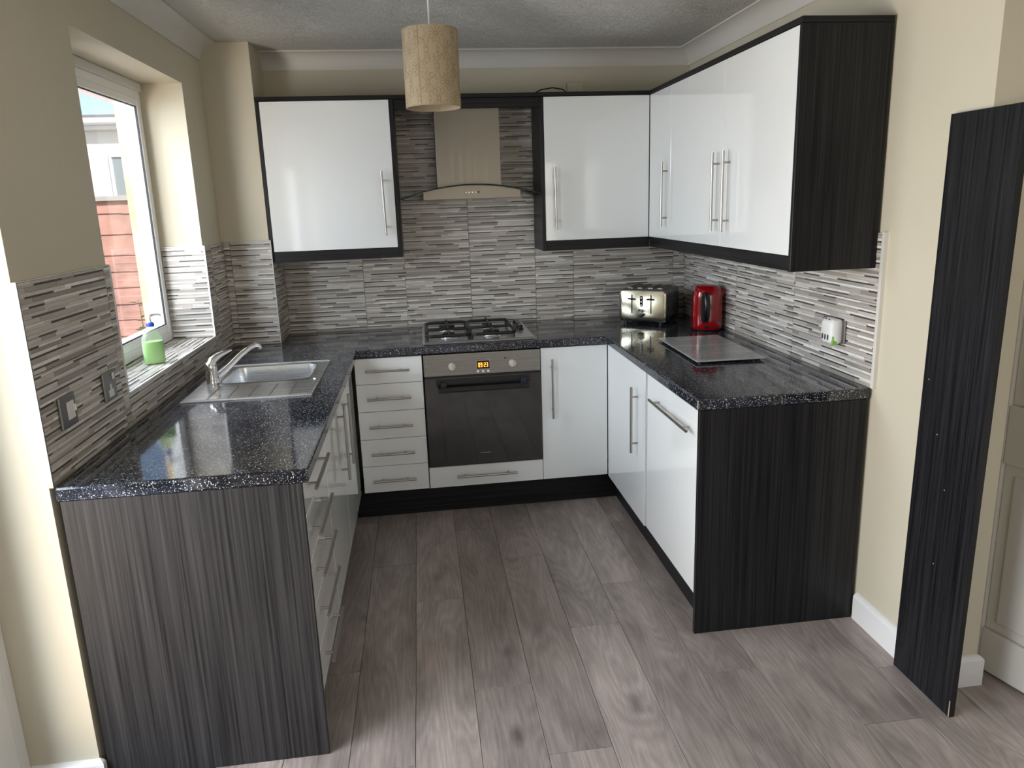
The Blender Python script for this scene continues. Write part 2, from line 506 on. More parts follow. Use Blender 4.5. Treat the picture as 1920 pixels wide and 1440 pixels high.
# ------------------------------------------------------------------ mesh helpers
class MB:
    """collects geometry in world coordinates; build() links it as ONE object whose coordinates are local to its parent thing"""

    def __init__(self):
        self.v, self.f, self.c = [], [], []

    def add(self, vs, fs, col=None):
        o = len(self.v)
        self.v += [tuple(p) for p in vs]
        self.f += [tuple(i + o for i in f) for f in fs]
        if col is not None:
            self.c += [col] * len(fs)
        return self

    def box(self, x0, x1, y0, y1, z0, z1, col=None):
        x0, x1 = min(x0, x1), max(x0, x1)
        y0, y1 = min(y0, y1), max(y0, y1)
        z0, z1 = min(z0, z1), max(z0, z1)
        vs = [(x0, y0, z0), (x1, y0, z0), (x1, y1, z0), (x0, y1, z0), (x0, y0, z1), (x1, y0, z1), (x1, y1, z1), (x0, y1, z1)]
        fs = [(0, 3, 2, 1), (4, 5, 6, 7), (0, 1, 5, 4), (1, 2, 6, 5), (2, 3, 7, 6), (3, 0, 4, 7)]
        return self.add(vs, fs, col)

    def obox(self, c, ax, ay, az, hx, hy, hz):
        """box on a frame of unit vectors"""
        c, ax, ay, az = Vector(c), Vector(ax), Vector(ay), Vector(az)
        vs = []
        for k in (-1, 1):
            for i, j in ((-1, -1), (1, -1), (1, 1), (-1, 1)):
                vs.append(c + ax * hx * i + ay * hy * j + az * hz * k)
        fs = [(0, 3, 2, 1), (4, 5, 6, 7), (0, 1, 5, 4), (1, 2, 6, 5), (2, 3, 7, 6), (3, 0, 4, 7)]
        return self.add(vs, fs)

    def tube(self, pts, r, n=10, cap=True, closed=False, flat=1.0):
        """tube along a polyline; r a number or a list"""
        pts = [Vector(p) for p in pts]
        k = len(pts)
        rs = r if isinstance(r, (list, tuple)) else [r] * k
        prev = None
        vs = []
        for i, p in enumerate(pts):
            if closed:
                t = pts[(i + 1) % k] - pts[i - 1]
            elif i == 0:
                t = pts[1] - p
            elif i == k - 1:
                t = p - pts[i - 1]
            else:
                t = (pts[i + 1] - p).normalized() + (p - pts[i - 1]).normalized()
            t.normalize()
            if prev is None:
                a = Vector((0, 0, 1)) if abs(t.z) < 0.9 else Vector((1, 0, 0))
                e1 = t.cross(a).normalized()
            else:
                e1 = (prev - t * prev.dot(t)).normalized()
            prev = e1
            e2 = t.cross(e1)
            for j in range(n):
                a = 2 * math.pi * j / n
                vs.append(p + e1 * math.cos(a) * rs[i] + e2 * math.sin(a) * rs[i] * flat)
        fs = []
        m = k if closed else k - 1
        for i in range(m):
            for j in range(n):
                a, b2 = i * n + j, i * n + (j + 1) % n
                c, d = ((i + 1) % k) * n + (j + 1) % n, ((i + 1) % k) * n + j
                fs.append((a, b2, c, d))
        if cap and not closed:
            fs.append(tuple(reversed(range(n))))
            fs.append(tuple((k - 1) * n + j for j in range(n)))
        return self.add(vs, fs)

    def lathe(self, c, prof, n=32, sx=1.0, sy=1.0, axis='z'):
        """prof: list of (radius, height); closed with caps where radius > 0 at the ends"""
        c = Vector(c)
        vs, fs = [], []
        for (r, h) in prof:
            for j in range(n):
                a = 2 * math.pi * j / n
                x, y = r * math.cos(a) * sx, r * math.sin(a) * sy
                if axis == 'z':
                    vs.append(c + Vector((x, y, h)))
                elif axis == 'y':
                    vs.append(c + Vector((x, h, y)))
                else:
                    vs.append(c + Vector((h, x, y)))
        for i in range(len(prof) - 1):
            for j in range(n):
                q = (i * n + j, i * n + (j + 1) % n, (i + 1) * n + (j + 1) % n, (i + 1) * n + j)
                fs.append(q)
        if prof[0][0] > 1e-6:
            fs.append(tuple(reversed(range(n))))
        if prof[-1][0] > 1e-6:
            fs.append(tuple((len(prof) - 1) * n + j for j in range(n)))
        return self.add(vs, fs)

    def extrude(self, poly, z0, z1):
        """vertical prism from a CCW polygon of (x, y)"""
        n = len(poly)
        vs = [(x, y, z0) for x, y in poly] + [(x, y, z1) for x, y in poly]
        fs = [tuple(reversed(range(n))), tuple(range(n, 2 * n))]
        for i in range(n):
            j = (i + 1) % n
            fs.append((i, j, n + j, n + i))
        return self.add(vs, fs)

    def cells(self, xs, ys, z0, z1, hole):
        """slab on a grid with holes; hole(i, j) -> True leaves the cell out"""
        nx, ny = len(xs), len(ys)
        idx = lambda i, j, k: (i * ny + j) * 2 + k
        vs = [(x, y, z) for x in xs for y in ys for z in (z0, z1)]
        fs = []
        on = lambda i, j: 0 <= i < nx - 1 and 0 <= j < ny - 1 and not hole(i, j)
        for i in range(nx - 1):
            for j in range(ny - 1):
                if not on(i, j):
                    continue
                fs.append((idx(i, j, 1), idx(i + 1, j, 1), idx(i + 1, j + 1, 1), idx(i, j + 1, 1)))
                fs.append((idx(i, j, 0), idx(i, j + 1, 0), idx(i + 1, j + 1, 0), idx(i + 1, j, 0)))
                if not on(i - 1, j):
                    fs.append((idx(i, j, 0), idx(i, j, 1), idx(i, j + 1, 1), idx(i, j + 1, 0)))
                if not on(i + 1, j):
                    fs.append((idx(i + 1, j, 0), idx(i + 1, j + 1, 0), idx(i + 1, j + 1, 1), idx(i + 1, j, 1)))
                if not on(i, j - 1):
                    fs.append((idx(i, j, 0), idx(i + 1, j, 0), idx(i + 1, j, 1), idx(i, j, 1)))
                if not on(i, j + 1):
                    fs.append((idx(i, j + 1, 0), idx(i, j + 1, 1), idx(i + 1, j + 1, 1), idx(i + 1, j + 1, 0)))
        used = sorted({i for f in fs for i in f})
        mp = {o: n for n, o in enumerate(used)}
        return self.add([vs[i] for i in used], [tuple(mp[i] for i in f) for f in fs])

    def build(self, name, mat, parent=None, bevel=0.0, smooth=False, seg=2, fixn=True):
        me = bpy.data.meshes.new(name)
        off = Vector((0, 0, 0))
        p = parent
        while p is not None:
            if not p.get('_local'):
                off += p.location
            p = p.parent
        if parent is not None and root_of(parent).get('_local'):
            off = Vector((0, 0, 0))
        me.from_pydata([(v[0] - off.x, v[1] - off.y, v[2] - off.z) for v in self.v], [], self.f)
        if self.c:
            at = me.color_attributes.new('Col', 'FLOAT_COLOR', 'CORNER')
            li = 0
            data = []
            for poly, c in zip(me.polygons, self.c):
                for _ in range(poly.loop_total):
                    data += [c[0], c[1], c[2], 1.0]
            at.data.foreach_set('color', data)
        me.validate()
        if fixn:
            bm = bmesh.new()
            bm.from_mesh(me)
            bmesh.ops.recalc_face_normals(bm, faces=bm.faces)
            bm.to_mesh(me)
            bm.free()
        me.materials.append(mat)
        if smooth:
            me.shade_smooth()
            try:
                me.set_sharp_from_angle(angle=math.radians(38))
            except Exception:
                pass
        o = bpy.data.objects.new(name, me)
        COL.objects.link(o)
        if parent is not None:
            o.parent = parent
        if bevel > 0:
            b = o.modifiers.new('bevel', 'BEVEL')
            b.width = bevel
            b.segments = seg
            b.limit_method = 'ANGLE'
            b.angle_limit = math.radians(40)
        return o


def root_of(o):
    while o.parent is not None:
        o = o.parent
    return o


def thing(name, label, cat, loc, group=None, rotz=0.0, local=False):
    """Empty at the thing's base. local=True: parts are modelled around (0,0,0) and the Empty is turned into place"""
    o = bpy.data.objects.new(name, None)
    o.empty_display_size = 0.05
    COL.objects.link(o)
    o.location = loc
    o.rotation_euler = (0, 0, rotz)
    o['label'] = label
    o['category'] = cat
    if group:
        o['group'] = group
    if local:
        o['_local'] = 1
    return o


def tag(o, label, cat, group=None):
    o['label'] = label
    o['category'] = cat
    if group:
        o['group'] = group
    return o


def struct(o):
    o['kind'] = 'structure'
    return o


def bar_handle(p0, p1, out, parent, stand=0.030, r=0.0058, inset=0.045):
    """T-bar handle: p0-p1 bar axis, out = unit vector away from the door; the bar lies stand away from the door face"""
    p0, p1, out = Vector(p0), Vector(p1), Vector(out)
    d = (p1 - p0).normalized()
    m = MB()
    m.tube([p0, p1], r, 12)
    for q in (p0 + d * inset, p1 - d * inset):
        m.tube([q - out * (stand - 0.001), q - out * r * 0.6], 0.0042, 10)
        m.lathe_dir(q - out * (stand - 0.0005), out, 0.0065, 0.002) if hasattr(m, 'lathe_dir') else None
    return m.build('handle', MT['satin'], parent, smooth=True)


# ------------------------------------------------------------------ room constants
XW, XR, YB = -1.7434, 0.830, 0.0158
XO = -1.995                       # inner side of the outer leaf / window frame plane
XOUT = -2.035
YNW = -2.207                      # near end of the left wall pier
YRW = -2.235                      # near end of the right wall
ZC = 2.40
WY0, WY1, WZ0, WZ1 = -1.6573, -0.5978, 1.0209, 2.1639     # window opening
PX0, PX1, PYF = XW, -1.506, -0.2738                          # boxed pillar
TT = 0.010                        # tile thickness

# ------------------------------------------------------------------ setting: floor
floor = struct(MB().box(-2.11, 2.0, -6.3, 0.2, -0.12, -0.009).build('floor', MT['subfloor']))
PW = 0.1957
joints = {-7: [-0.45], -6: [-1.826], -5: [-1.088], -4: [-1.412], -3: [-0.79], -2: [-1.112], -1: [-1.70], 0: [-1.414],
          1: [-0.84], 2: [-1.62], 3: [-1.152], 4: [-0.914]}
rnd = random.Random(5)
for k in range(-7, 9):
    x0 = -0.0624 + PW * k
    x1 = x0 + PW
    x0c, x1c = max(x0, -1.93), min(x1, 1.88)
    j = joints.get(k, [-0.3 - 1.2 * ((k * 0.37) % 1.0)])[0]
    ys = []
    y = j
    while y < 0:
        y += 1.2
    while y > -6.2:
        ys.append(y)
        y -= 1.2
    ys.append(-6.2)
    for a, b2 in zip(ys[:-1], ys[1:]):
        ya, yb_ = min(a, 0.0), b2
        if ya - yb_ < 0.02:
            continue
        xx0, xx1 = x0c + 0.0006, x1c - 0.0006
        if k == -7 and ya > YNW:
            pass
        # plank stops at walls and passes under the units
        m = MB().box(xx0, xx1, yb_ + 0.0007, ya - 0.0007, -0.009, rnd.uniform(-0.0003, 0.0002))
        m.build('plank', MT['floor'], floor, bevel=0.0012, seg=1)

# ------------------------------------------------------------------ setting: walls, ceiling
wall_left = MB()
for (y0, y1, z0, z1) in ((-6.3, -4.05, 0, ZC), (-4.05, YNW, 2.10, ZC), (YNW, WY0, 0, ZC), (WY1, 0.2, 0, ZC), (WY0, WY1, 0, WZ0 - 0.012), (WY0, WY1, WZ1, ZC)):
    wall_left.box(XO, XW, y0, y1, z0, z1)
wall_left = struct(wall_left.build('wall_left', MT['wall']))
outer = MB()
for (y0, y1, z0, z1) in ((-6.3, -4.05, -0.1, 2.7), (-4.05, YNW, 2.12, 2.7), (YNW, WY0 + 0.02, -0.1, 2.7), (WY0 + 0.02, WY1 - 0.02, -0.1, WZ0 + 0.01), (WY0 + 0.02, WY1 - 0.02, WZ1 - 0.01, 2.7), (WY1 - 0.02, 0.3, -0.1, 2.7)):
    outer.box(XOUT, XO - 0.002, y0, y1, z0, z1)
struct(outer.build('wall_outer_left', MT['brick']))
wall_back = struct(MB().box(XO, 2.0, YB, 0.2, 0, ZC).build('wall_back', MT['wall']))
wall_right = struct(MB().box(XR, 0.985, YRW, YB - 0.001, 0, ZC).build('wall_right', MT['wall']))
boxing = struct(MB().box(PX0 + 0.0005, PX1, PYF, YB - 0.0005, 0, ZC - 0.001).build('wall_boxing', MT['wall']))
struct(MB().box(1.9, 2.0, -6.3, YB - 0.001, 0, ZC).build('wall_hall', MT['wall']))
struct(MB().box(0.986, 1.899, -1.2, -1.1, 0, ZC).build('wall_hall_end', MT['wall']))
rw = MB()
for (x0, x1, z0, z1) in ((XO, -0.85, 0, ZC), (1.25, 2.0, 0, ZC), (-0.85, 1.25, 0, 0.75), (-0.85, 1.25, 2.15, ZC)):
    rw.box(x0, x1, -6.3, -6.2, z0, z1)
struct(rw.build('wall_rear', MT['wall']))
ceiling = struct(MB().box(XOUT, 2.0, -6.3, 0.2, ZC, ZC + 0.3).build('ceiling', MT['ceiling']))

# coving (concave plaster cornice), mitred at the back right corner
prof = [(0.0, 0.083), (0.006, 0.083)]
for i in range(9):
    t = math.pi / 2 * i / 8
    prof.append((0.085 - 0.077 * math.cos(t), 0.085 - 0.077 * math.sin(t)))
prof += [(0.083, 0.0), (0.0, 0.0)]


def cove(name, f0, f1):
    """f0(off), f1(off) give the (x, y) of both ends for a profile offset"""
    n = len(prof)
    vs = []
    for f in (f0, f1):
        for (o, d) in prof:
            x, y = f(o)
            vs.append((x, y, ZC - d))
    fs = [(i, (i + 1) % n, n + (i + 1) % n, n + i) for i in range(n)]
    fs += [tuple(range(n)), tuple(reversed(range(n, 2 * n)))]
    o = MB().add(vs, fs).build(name, MT['coving'], smooth=True)
    return struct(o)


cove('trim_1', lambda o: (PX1 + 0.0, YB - o), lambda o: (XR - o, YB - o))
cove('trim_2', lambda o: (XR - o, YB - o), lambda o: (XR - o, YRW))
cove('trim_3', lambda o: (XW + o, PYF), lambda o: (XW + o, -6.19))

# ------------------------------------------------------------------ tiles
STRIP_L = [(0.60, 0.575, 0.54), (0.50, 0.475, 0.44), (0.66, 0.64, 0.61), (0.42, 0.395, 0.365)]
STRIP_M = [(0.36, 0.33, 0.30), (0.30, 0.275, 0.25), (0.44, 0.41, 0.38), (0.24, 0.215, 0.195), (0.33, 0.295, 0.26)]
STRIP_D = [(0.055, 0.048, 0.042), (0.075, 0.066, 0.060), (0.045, 0.040, 0.036)]


def tile(parent, O, U, V, Nn, u0, u1, v0, v1, cu0, cu1, cv0, cv1, seed):
    """one ceramic tile (u0..u1, v0..v1), cut to the window cu/cv, made of raised mosaic strips"""
    rn = random.Random(seed)
    O, U, V, Nn = Vector(O), Vector(U), Vector(V), Vector(Nn)
    a0, a1, b0, b1 = max(u0, cu0), min(u1, cu1), max(v0, cv0), min(v1, cv1)
    if a1 - a0 < 0.004 or b1 - b0 < 0.004:
        return
    m = MB()

    def bx(ua, ub, va, vb, n0, n1, col):
        vs = []
        for n in (n0, n1):
            for (u, v) in ((ua, va), (ub, va), (ub, vb), (ua, vb)):
                vs.append(O + U * u + V * v + Nn * n)
        m.add(vs, [(4, 5, 6, 7), (0, 1, 5, 4), (1, 2, 6, 5), (2, 3, 7, 6), (3, 0, 4, 7)], col)
    g = 0.0009
    bx(a0 + g, a1 - g, b0 + g, b1 - g, 0.0, 0.0055, (0.20, 0.185, 0.17))
    v = v0
    while v < v1 - 0.002:
        per = [('M', rn.uniform(0.0095, 0.0140)), ('D', rn.uniform(0.0048, 0.0062)), ('L', rn.uniform(0.0070, 0.0095))]
        for kind, h in per:
            va, vb = v, min(v + h, v1)
            v += h
            ca, cb = max(va, b0 + g), min(vb, b1 - g)
            u = u0 - rn.uniform(0, 0.12)
            flip = rn.random() < 0.5
            while u < u1:
                ln = rn.uniform(0.07, 0.26)
                ua, ub = max(u, a0 + g), min(u + ln, a1 - g)
                u += ln
                if kind == 'D':
                    flip = not flip
                    if flip:
                        c, n1 = rn.choice(STRIP_D), 0.0064
                    else:
                        c, n1 = rn.choice(STRIP_M + STRIP_L), rn.uniform(0.0078, 0.0092)
                elif kind == 'M':
                    c, n1 = rn.choice(STRIP_M + STRIP_L[1:2]), rn.uniform(0.0080, 0.0094)
                else:
                    c, n1 = rn.choice(STRIP_L + STRIP_M[2:3]), rn.uniform(0.0086, 0.0100)
                if ub - ua < 0.001 or cb - ca < 0.0008:
                    continue
                j = rn.uniform(0.93, 1.07)
                bx(ua + 0.0002, ub - 0.0002, ca + 0.00025, cb - 0.00025, 0.0055, n1, tuple(q * j for q in c))
    m.build('tile', MT['tile'], parent, fixn=False)


def tiled(parent, O, U, V, Nn, cu0, cu1, cv0, cv1, useam, vseam, seed, tw=0.6055, th=0.30):
    """lay tiles over the rectangle; useam/vseam are coordinates of one joint"""
    i0 = math.floor((cu0 - useam) / tw)
    i1 = math.ceil((cu1 - useam) / tw)
    j0 = math.floor((cv0 - vseam) / th)
    j1 = math.ceil((cv1 - vseam) / th)
    for i in range(i0, i1):
        for j in range(j0, j1):
            tile(parent, O, U, V, Nn, useam + i * tw, useam + (i + 1) * tw, vseam + j * th, vseam + (j + 1) * th, cu0, cu1, cv0, cv1, seed + i * 31 + j * 7)


ZT = 1.447
# back wall: low band, then full height inside the hood bay
tiled(wall_back, (0, YB - 0.0005, 0), (1, 0, 0), (0, 0, 1), (0, -1, 0), PX1 + TT, -0.8313, 0.911, 1.45, -0.460, 0.911, 100)
tiled(wall_back, (0, YB - 0.0005, 0), (1, 0, 0), (0, 0, 1), (0, -1, 0), -0.8313, -0.0804, 0.911, 2.108, -0.460, 0.911, 100)
tiled(wall_back, (0, YB - 0.0005, 0), (1, 0, 0), (0, 0, 1), (0, -1, 0), -0.0804, XR - TT, 0.911, 1.45, -0.460, 0.911, 100)
# right wall (u runs towards the camera)
tiled(wall_right, (XR - 0.0005, 0, 0), (0, -1, 0), (0, 0, 1), (-1, 0, 0), -YB, 1.822, 0.911, 1.455, 0.705, 0.911, 300, tw=0.562)
# left wall: near block, under the window, far block
for (a, b2, c, d) in ((WY1, PYF, 0.911, ZT), (WY0, WY1, 0.911, WZ0 - 0.001), (YNW + 0.004, WY0, 0.911, ZT)):
    tiled(wall_left, (XW + 0.0005, 0, 0), (0, 1, 0), (0, 0, 1), (1, 0, 0), a, b2, c, d, -1.70, 0.911, 500, tw=0.60)
# boxing front and side
tiled(boxing, (0, PYF + 0.0005, 0), (1, 0, 0), (0, 0, 1), (0, -1, 0), XW + TT, PX1 + 0.010, 0.911, ZT, -1.70, 0.911, 700)
tiled(boxing, (PX1 - 0.0005, 0, 0), (0, 1, 0), (0, 0, 1), (1, 0, 0), PYF, YB - TT, 0.911, 1.45, -0.4, 0.911, 800)
# sill (strips along the window) and far reveal
tiled(wall_left, (0, 0, WZ0 - 0.0105), (0, 1, 0), (-1, 0, 0), (0, 0, 1), WY0, WY1, -XW - 0.008, 1.926, -1.70, 1.7355, 900, tw=0.60)
tiled(wall_left, (0, WY1 + 0.0005, 0), (1, 0, 0), (0, 0, 1), (0, -1, 0), -1.926, XW + 0.009, WZ0, ZT, -1.926, 0.911, 950)

# tile edge trims
tr = MB().box(XW, XW + 0.012, YNW - 0.001, YNW + 0.004, 0.911, ZT + 0.002)
struct(tr.build('trim_4', MT['plate']))
tr = MB()
tr.box(XW + 0.0055, XW + 0.0125, WY0 + 0.0, WY1, WZ0 - 0.003, WZ0 + 0.0035)
tr.box(XW + 0.0055, XW + 0.0125, WY1 - 0.012, WY1 - 0.006, WZ0, ZT)
tr.box(XW + 0.0055, XW + 0.0125, WY0 - 0.004, WY0 + 0.002, WZ0, ZT)
tr.box(-1.926, XW + 0.012, WY1 - 0.011, WY1, ZT, ZT + 0.003)
struct(tr.build('trim_5', MT['upvc']))
tr = MB().box(XR - 0.013, XR, -1.838, -1.8225, 0.911, 1.458)
struct(tr.build('trim_6', MT['coving']))
tr = MB().box(PX1 + 0.0065, PX1 + 0.0105, PYF - 0.012, PYF - 0.006, 0.911, ZT)
tr.box(XW, PX1 + 0.01, PYF - 0.0105, PYF - 0.0005, ZT, ZT + 0.003)
tr.box(XW, XW + 0.0105, WY1, PYF, ZT, ZT + 0.003)
tr.box(XW, XW + 0.0105, YNW, WY0, ZT, ZT + 0.003)
struct(tr.build('trim_7', MT['coving']))

# ------------------------------------------------------------------ window
win = bpy.data.objects.new('window_1', None)
COL.objects.link(win)
win.location = (XO, (WY0 + WY1) / 2, WZ0)
win['kind'] = 'structure'
fx0, fx1 = XO, -1.927


def ring(m, x0, x1, y0, y1, z0, z1, t, tb=None, tt=None):
    tb, tt = tb or t, tt or t
    m.box(x0, x1, y0, y0 + t, z0, z1)
    m.box(x0, x1, y1 - t, y1, z0, z1)
    m.box(x0, x1, y0 + t, y1 - t, z0, z0 + tb)
    m.box(x0, x1, y0 + t, y1 - t, z1 - tt, z1)
    return m


ring(MB(), fx0, fx1, WY0, WY1, WZ0 - 0.002, WZ1 - 0.035, 0.034, 0.045, 0.034).build('window_frame', MT['upvc'], win, bevel=0.004)
ring(MB(), fx0 + 0.004, fx1 + 0.006, WY0 + 0.030, WY1 - 0.030, WZ0 + 0.040, WZ1 - 0.068, 0.036, 0.040, 0.036).build('sash', MT['upvc'], win, bevel=0.006)
gy0, gy1, gz0, gz1 = WY0 + 0.066, WY1 - 0.066, WZ0 + 0.080, WZ1 - 0.104
ring(MB(), -1.934, -1.926, gy0 - 0.002, gy1 + 0.002, gz0 - 0.002, gz1 + 0.002, 0.005).build('gasket', MT['gasket'], win)
MB().box(-1.9405, -1.9365, gy0 - 0.004, gy1 + 0.004, gz0 - 0.004, gz1 + 0.004).build('window_pane', MT['pane'], win)
MB().box(fx0, fx1 + 0.012, WY0 + 0.001, WY1 - 0.006, WZ1 - 0.037, WZ1 - 0.001).build('head_batten', MT['coving'], win, bevel=0.004)
# patio door, beside the camera's left; its frame corner shows at the lower left
pd_ = bpy.data.objects.new('door_1', None)
COL.objects.link(pd_)
pd_.location = (XO, -3.1, 0)
pd_['kind'] = 'structure'
ring(MB(), fx0, fx1, -4.05, YNW, 0.0, 2.10, 0.055).build('door_frame', MT['upvc'], pd_, bevel=0.004)
ring(MB(), fx0 + 0.006, fx1 + 0.008, -3.995, -3.125, 0.05, 2.05, 0.085).build('sash', MT['upvc'], pd_, bevel=0.006)
ring(MB(), fx0 + 0.006, fx1 + 0.008, -3.125, YNW - 0.05, 0.05, 2.05, 0.085).build('sash', MT['upvc'], pd_, bevel=0.006)
MB().box(-1.953, -1.949, -3.90, -3.22, 0.14, 1.96).build('door_pane', MT['pane'], pd_)
MB().box(-1.953, -1.949, -3.03, YNW - 0.145, 0.14, 1.96).build('door_pane', MT['pane'], pd_)
ring(MB(), -1.940, -1.9345, -3.04, YNW - 0.135, 0.135, 1.965, 0.006).build('gasket', MT['gasket'], pd_)
# unseen window behind the camera, added to admit the rear fill
w2 = bpy.data.objects.new('window_2', None)
COL.objects.link(w2)
w2.location = (0.2, -6.25, 0.75)
w2['kind'] = 'structure'
m = MB()
for (x0, x1, z0, z1) in ((-0.85, -0.79, 0.75, 2.15), (1.19, 1.25, 0.75, 2.15), (-0.79, 1.19, 0.75, 0.82), (-0.79, 1.19, 2.08, 2.15), (0.17, 0.23, 0.82, 2.08)):
    m.box(x0, x1, -6.28, -6.21, z0, z1)
m.build('window_frame', MT['upvc'], w2, bevel=0.004)
MB().box(-0.79, 0.17, -6.247, -6.243, 0.82, 2.08).build('window_pane', MT['pane'], w2)
MB().box(0.23, 1.19, -6.247, -6.243, 0.82, 2.08).build('window_pane', MT['pane'], w2)

# ------------------------------------------------------------------ baseboards
sk = [(0, 0.0), (0.016, 0.0), (0.016, 0.092), (0.013, 0.098), (0.006, 0.104), (0.0, 0.106)]


def skirting(name, pts_fn, ends, hs=1.0):
    n = len(sk)
    vs = []
    for e in ends:
        for (o, h) in sk:
            x, y = pts_fn(e, o)
            vs.append((x, y, h * hs))
    fs = []
    for s in range(len(ends) - 1):
        for i in range(n):
            fs.append((s * n + i, s * n + (i + 1) % n, (s + 1) * n + (i + 1) % n, (s + 1) * n + i))
    fs += [tuple(range(n)), tuple(reversed(range((len(ends) - 1) * n, len(ends) * n)))]
    return struct(MB().add(vs, fs).build(name, MT['skirt']))


def right_path(e, o):
    if e == 0:
        return (XR - o, -1.826)
    if e == 1:
        return (XR - o, YRW - o)
    if e == 2:
        return (0.985 + o, YRW - o)
    return (0.985 + o, -1.21)


skirting('baseboard_right', right_path, [0, 1, 2, 3])


def left_path(e, o):
    return (XW + o, YNW - o) if e == 1 else ((-1.926, YNW - o) if e == 0 else (XW + o, YNW + 0.001))


skirting('baseboard_left', left_path, [0, 1, 2], 0.78)

# ------------------------------------------------------------------ hall door, ajar
dr = bpy.data.objects.new('door_2', None)
COL.objects.link(dr)
dr['kind'] = 'structure'
dr['_local'] = 1
dr.location = (1.041, -2.065, 0.0)
dr.rotation_euler = (0, 0, math.atan2(-0.965, 0.262))     # local +x runs along the leaf towards the camera
DW, DT = 0.76, 0.038


def door_leaf():
    m = MB()
    z0, z1 = 0.008, 1.985
    # local: x along leaf, -y side faces the kitchen (left)
    for (a, b2, c, d) in ((0, 0.105, z0, z1), (DW - 0.105, DW, z0, z1), (0.105, DW - 0.105, z0, 0.155), (0.105, DW - 0.105, 0.74, 0.93), (0.105, DW - 0.105, z1 - 0.11, z1), (0.34, 0.42, 0.155, 0.74), (0.34, 0.42, 0.93, z1 - 0.11)):
        m.box(a, b2, -DT / 2, DT / 2, c, d)
    return m.build('door_leaf', MT['doorwhite'], dr, bevel=0.003)


door_leaf()
for (a, b2, c, d) in ((0.105, 0.34, 0.155, 0.74), (0.42, DW - 0.105, 0.155, 0.74), (0.105, 0.34, 0.93, 1.875), (0.42, DW - 0.105, 0.93, 1.875)):
    m = MB().box(a, b2, -0.006, 0.006, c, d)
    m.box(a + 0.035, b2 - 0.035, -0.013, 0.013, c + 0.035, d - 0.035)
    m.build('door_panel', MT['doorwhite'], dr, bevel=0.006)

# ------------------------------------------------------------------ worktop
ZW, ZU = 0.910, 0.870
XL, XRr = -1.0826, 0.1789
xs = [XW + 0.0115, -1.598, -1.228, XL, XRr, XR - 0.0115]
ys = [-2.207, -1.8225, -1.150, -0.835, -0.600, YB - 0.011]


def wt_hole(i, j):
    y_mid = (ys[j] + ys[j + 1]) / 2
    if i == 1 and j == 2:
        return True                       # sink bowl
    if i == 3 and y_mid < -0.6:
        return True                       # open middle of the U
    if i == 4 and y_mid < -1.8225:
        return True
    return False


wt = MB().cells(xs, ys, ZU, ZW, wt_hole).build('worktop', MT['worktop'], bevel=0.006, seg=3)
tag(wt, 'black speckled U-shaped worktop running along all three walls', 'worktop')


# ------------------------------------------------------------------ base units
def unit(name, label, cat, loc, group=None):
    return thing(name, label, cat, loc, group)


YF = -0.590            # face of the back run
XFL = -1.115           # face of the left run
XFR = 0.190            # face of the right run
DTK = 0.018
ZB, ZTOP = 0.155, 0.866
dz = [0.866, 0.7325, 0.589, 0.443, 0.2975, 0.155]

# back run: five-drawer unit
u = unit('drawer_unit', 'white five-drawer base unit between the inner left corner and the built-in oven', 'drawer unit', (-0.93, -0.3, ZB))
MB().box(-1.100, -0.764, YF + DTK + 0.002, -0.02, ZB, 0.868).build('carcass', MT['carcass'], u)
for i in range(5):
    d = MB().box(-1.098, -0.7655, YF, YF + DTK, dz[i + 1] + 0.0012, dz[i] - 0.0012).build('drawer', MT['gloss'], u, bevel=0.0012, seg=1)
    zz = [0.803, 0.659, 0.513, 0.368, 0.224][i]
    bar_handle((-1.046, YF - 0.030, zz), (-0.828, YF - 0.030, zz), (0, -1, 0), d)

# oven housing drawer front
u = unit('warming_drawer', 'slim white drawer front with a long bar handle, directly under the oven', 'drawer', (-0.46, -0.3, ZB))
MB().box(-0.758, -0.166, YF + DTK + 0.002, -0.02, ZB, 0.262).build('carcass', MT['carcass'], u)
d = MB().box(-0.7605, -0.164, YF, YF + DTK, ZB, 0.2675).build('drawer', MT['gloss'], u, bevel=0.0012, seg=1)
bar_handle((-0.618, YF - 0.030, 0.2165), (-0.305, YF - 0.030, 0.2165), (0, -1, 0), d)

# back run: single door unit to the right of the oven
u = unit('base_cabinet', 'white single-door base unit right of the oven with a vertical bar handle', 'cabinet', (0.01, -0.3, ZB))
MB().box(-0.160, 0.184, YF + DTK + 0.002, -0.02, ZB, 0.868).build('carcass', MT['carcass'], u)
d = MB().box(-0.1615, 0.1865, YF, YF + DTK, ZB, ZTOP).build('door', MT['gloss'], u, bevel=0.0012, seg=1)
bar_handle((-0.106, YF - 0.030, 0.811), (-0.106, YF - 0.030, 0.496), (0, -1, 0), d)

# right run: door unit
u = unit('base_cabinet', 'white single-door base unit on the right run between the inner corner and the appliance door', 'cabinet', (0.5, -0.92, ZB))
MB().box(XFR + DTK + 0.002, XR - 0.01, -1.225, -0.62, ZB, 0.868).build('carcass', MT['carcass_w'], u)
d = MB().box(XFR, XFR + DTK, -1.212, -0.592, ZB - 0.008, ZTOP).build('door', MT['gloss'], u, bevel=0.0012, seg=1)
bar_handle((XFR - 0.030, -1.105, 0.772), (XFR - 0.030, -1.105, 0.462), (-1, 0, 0), d)
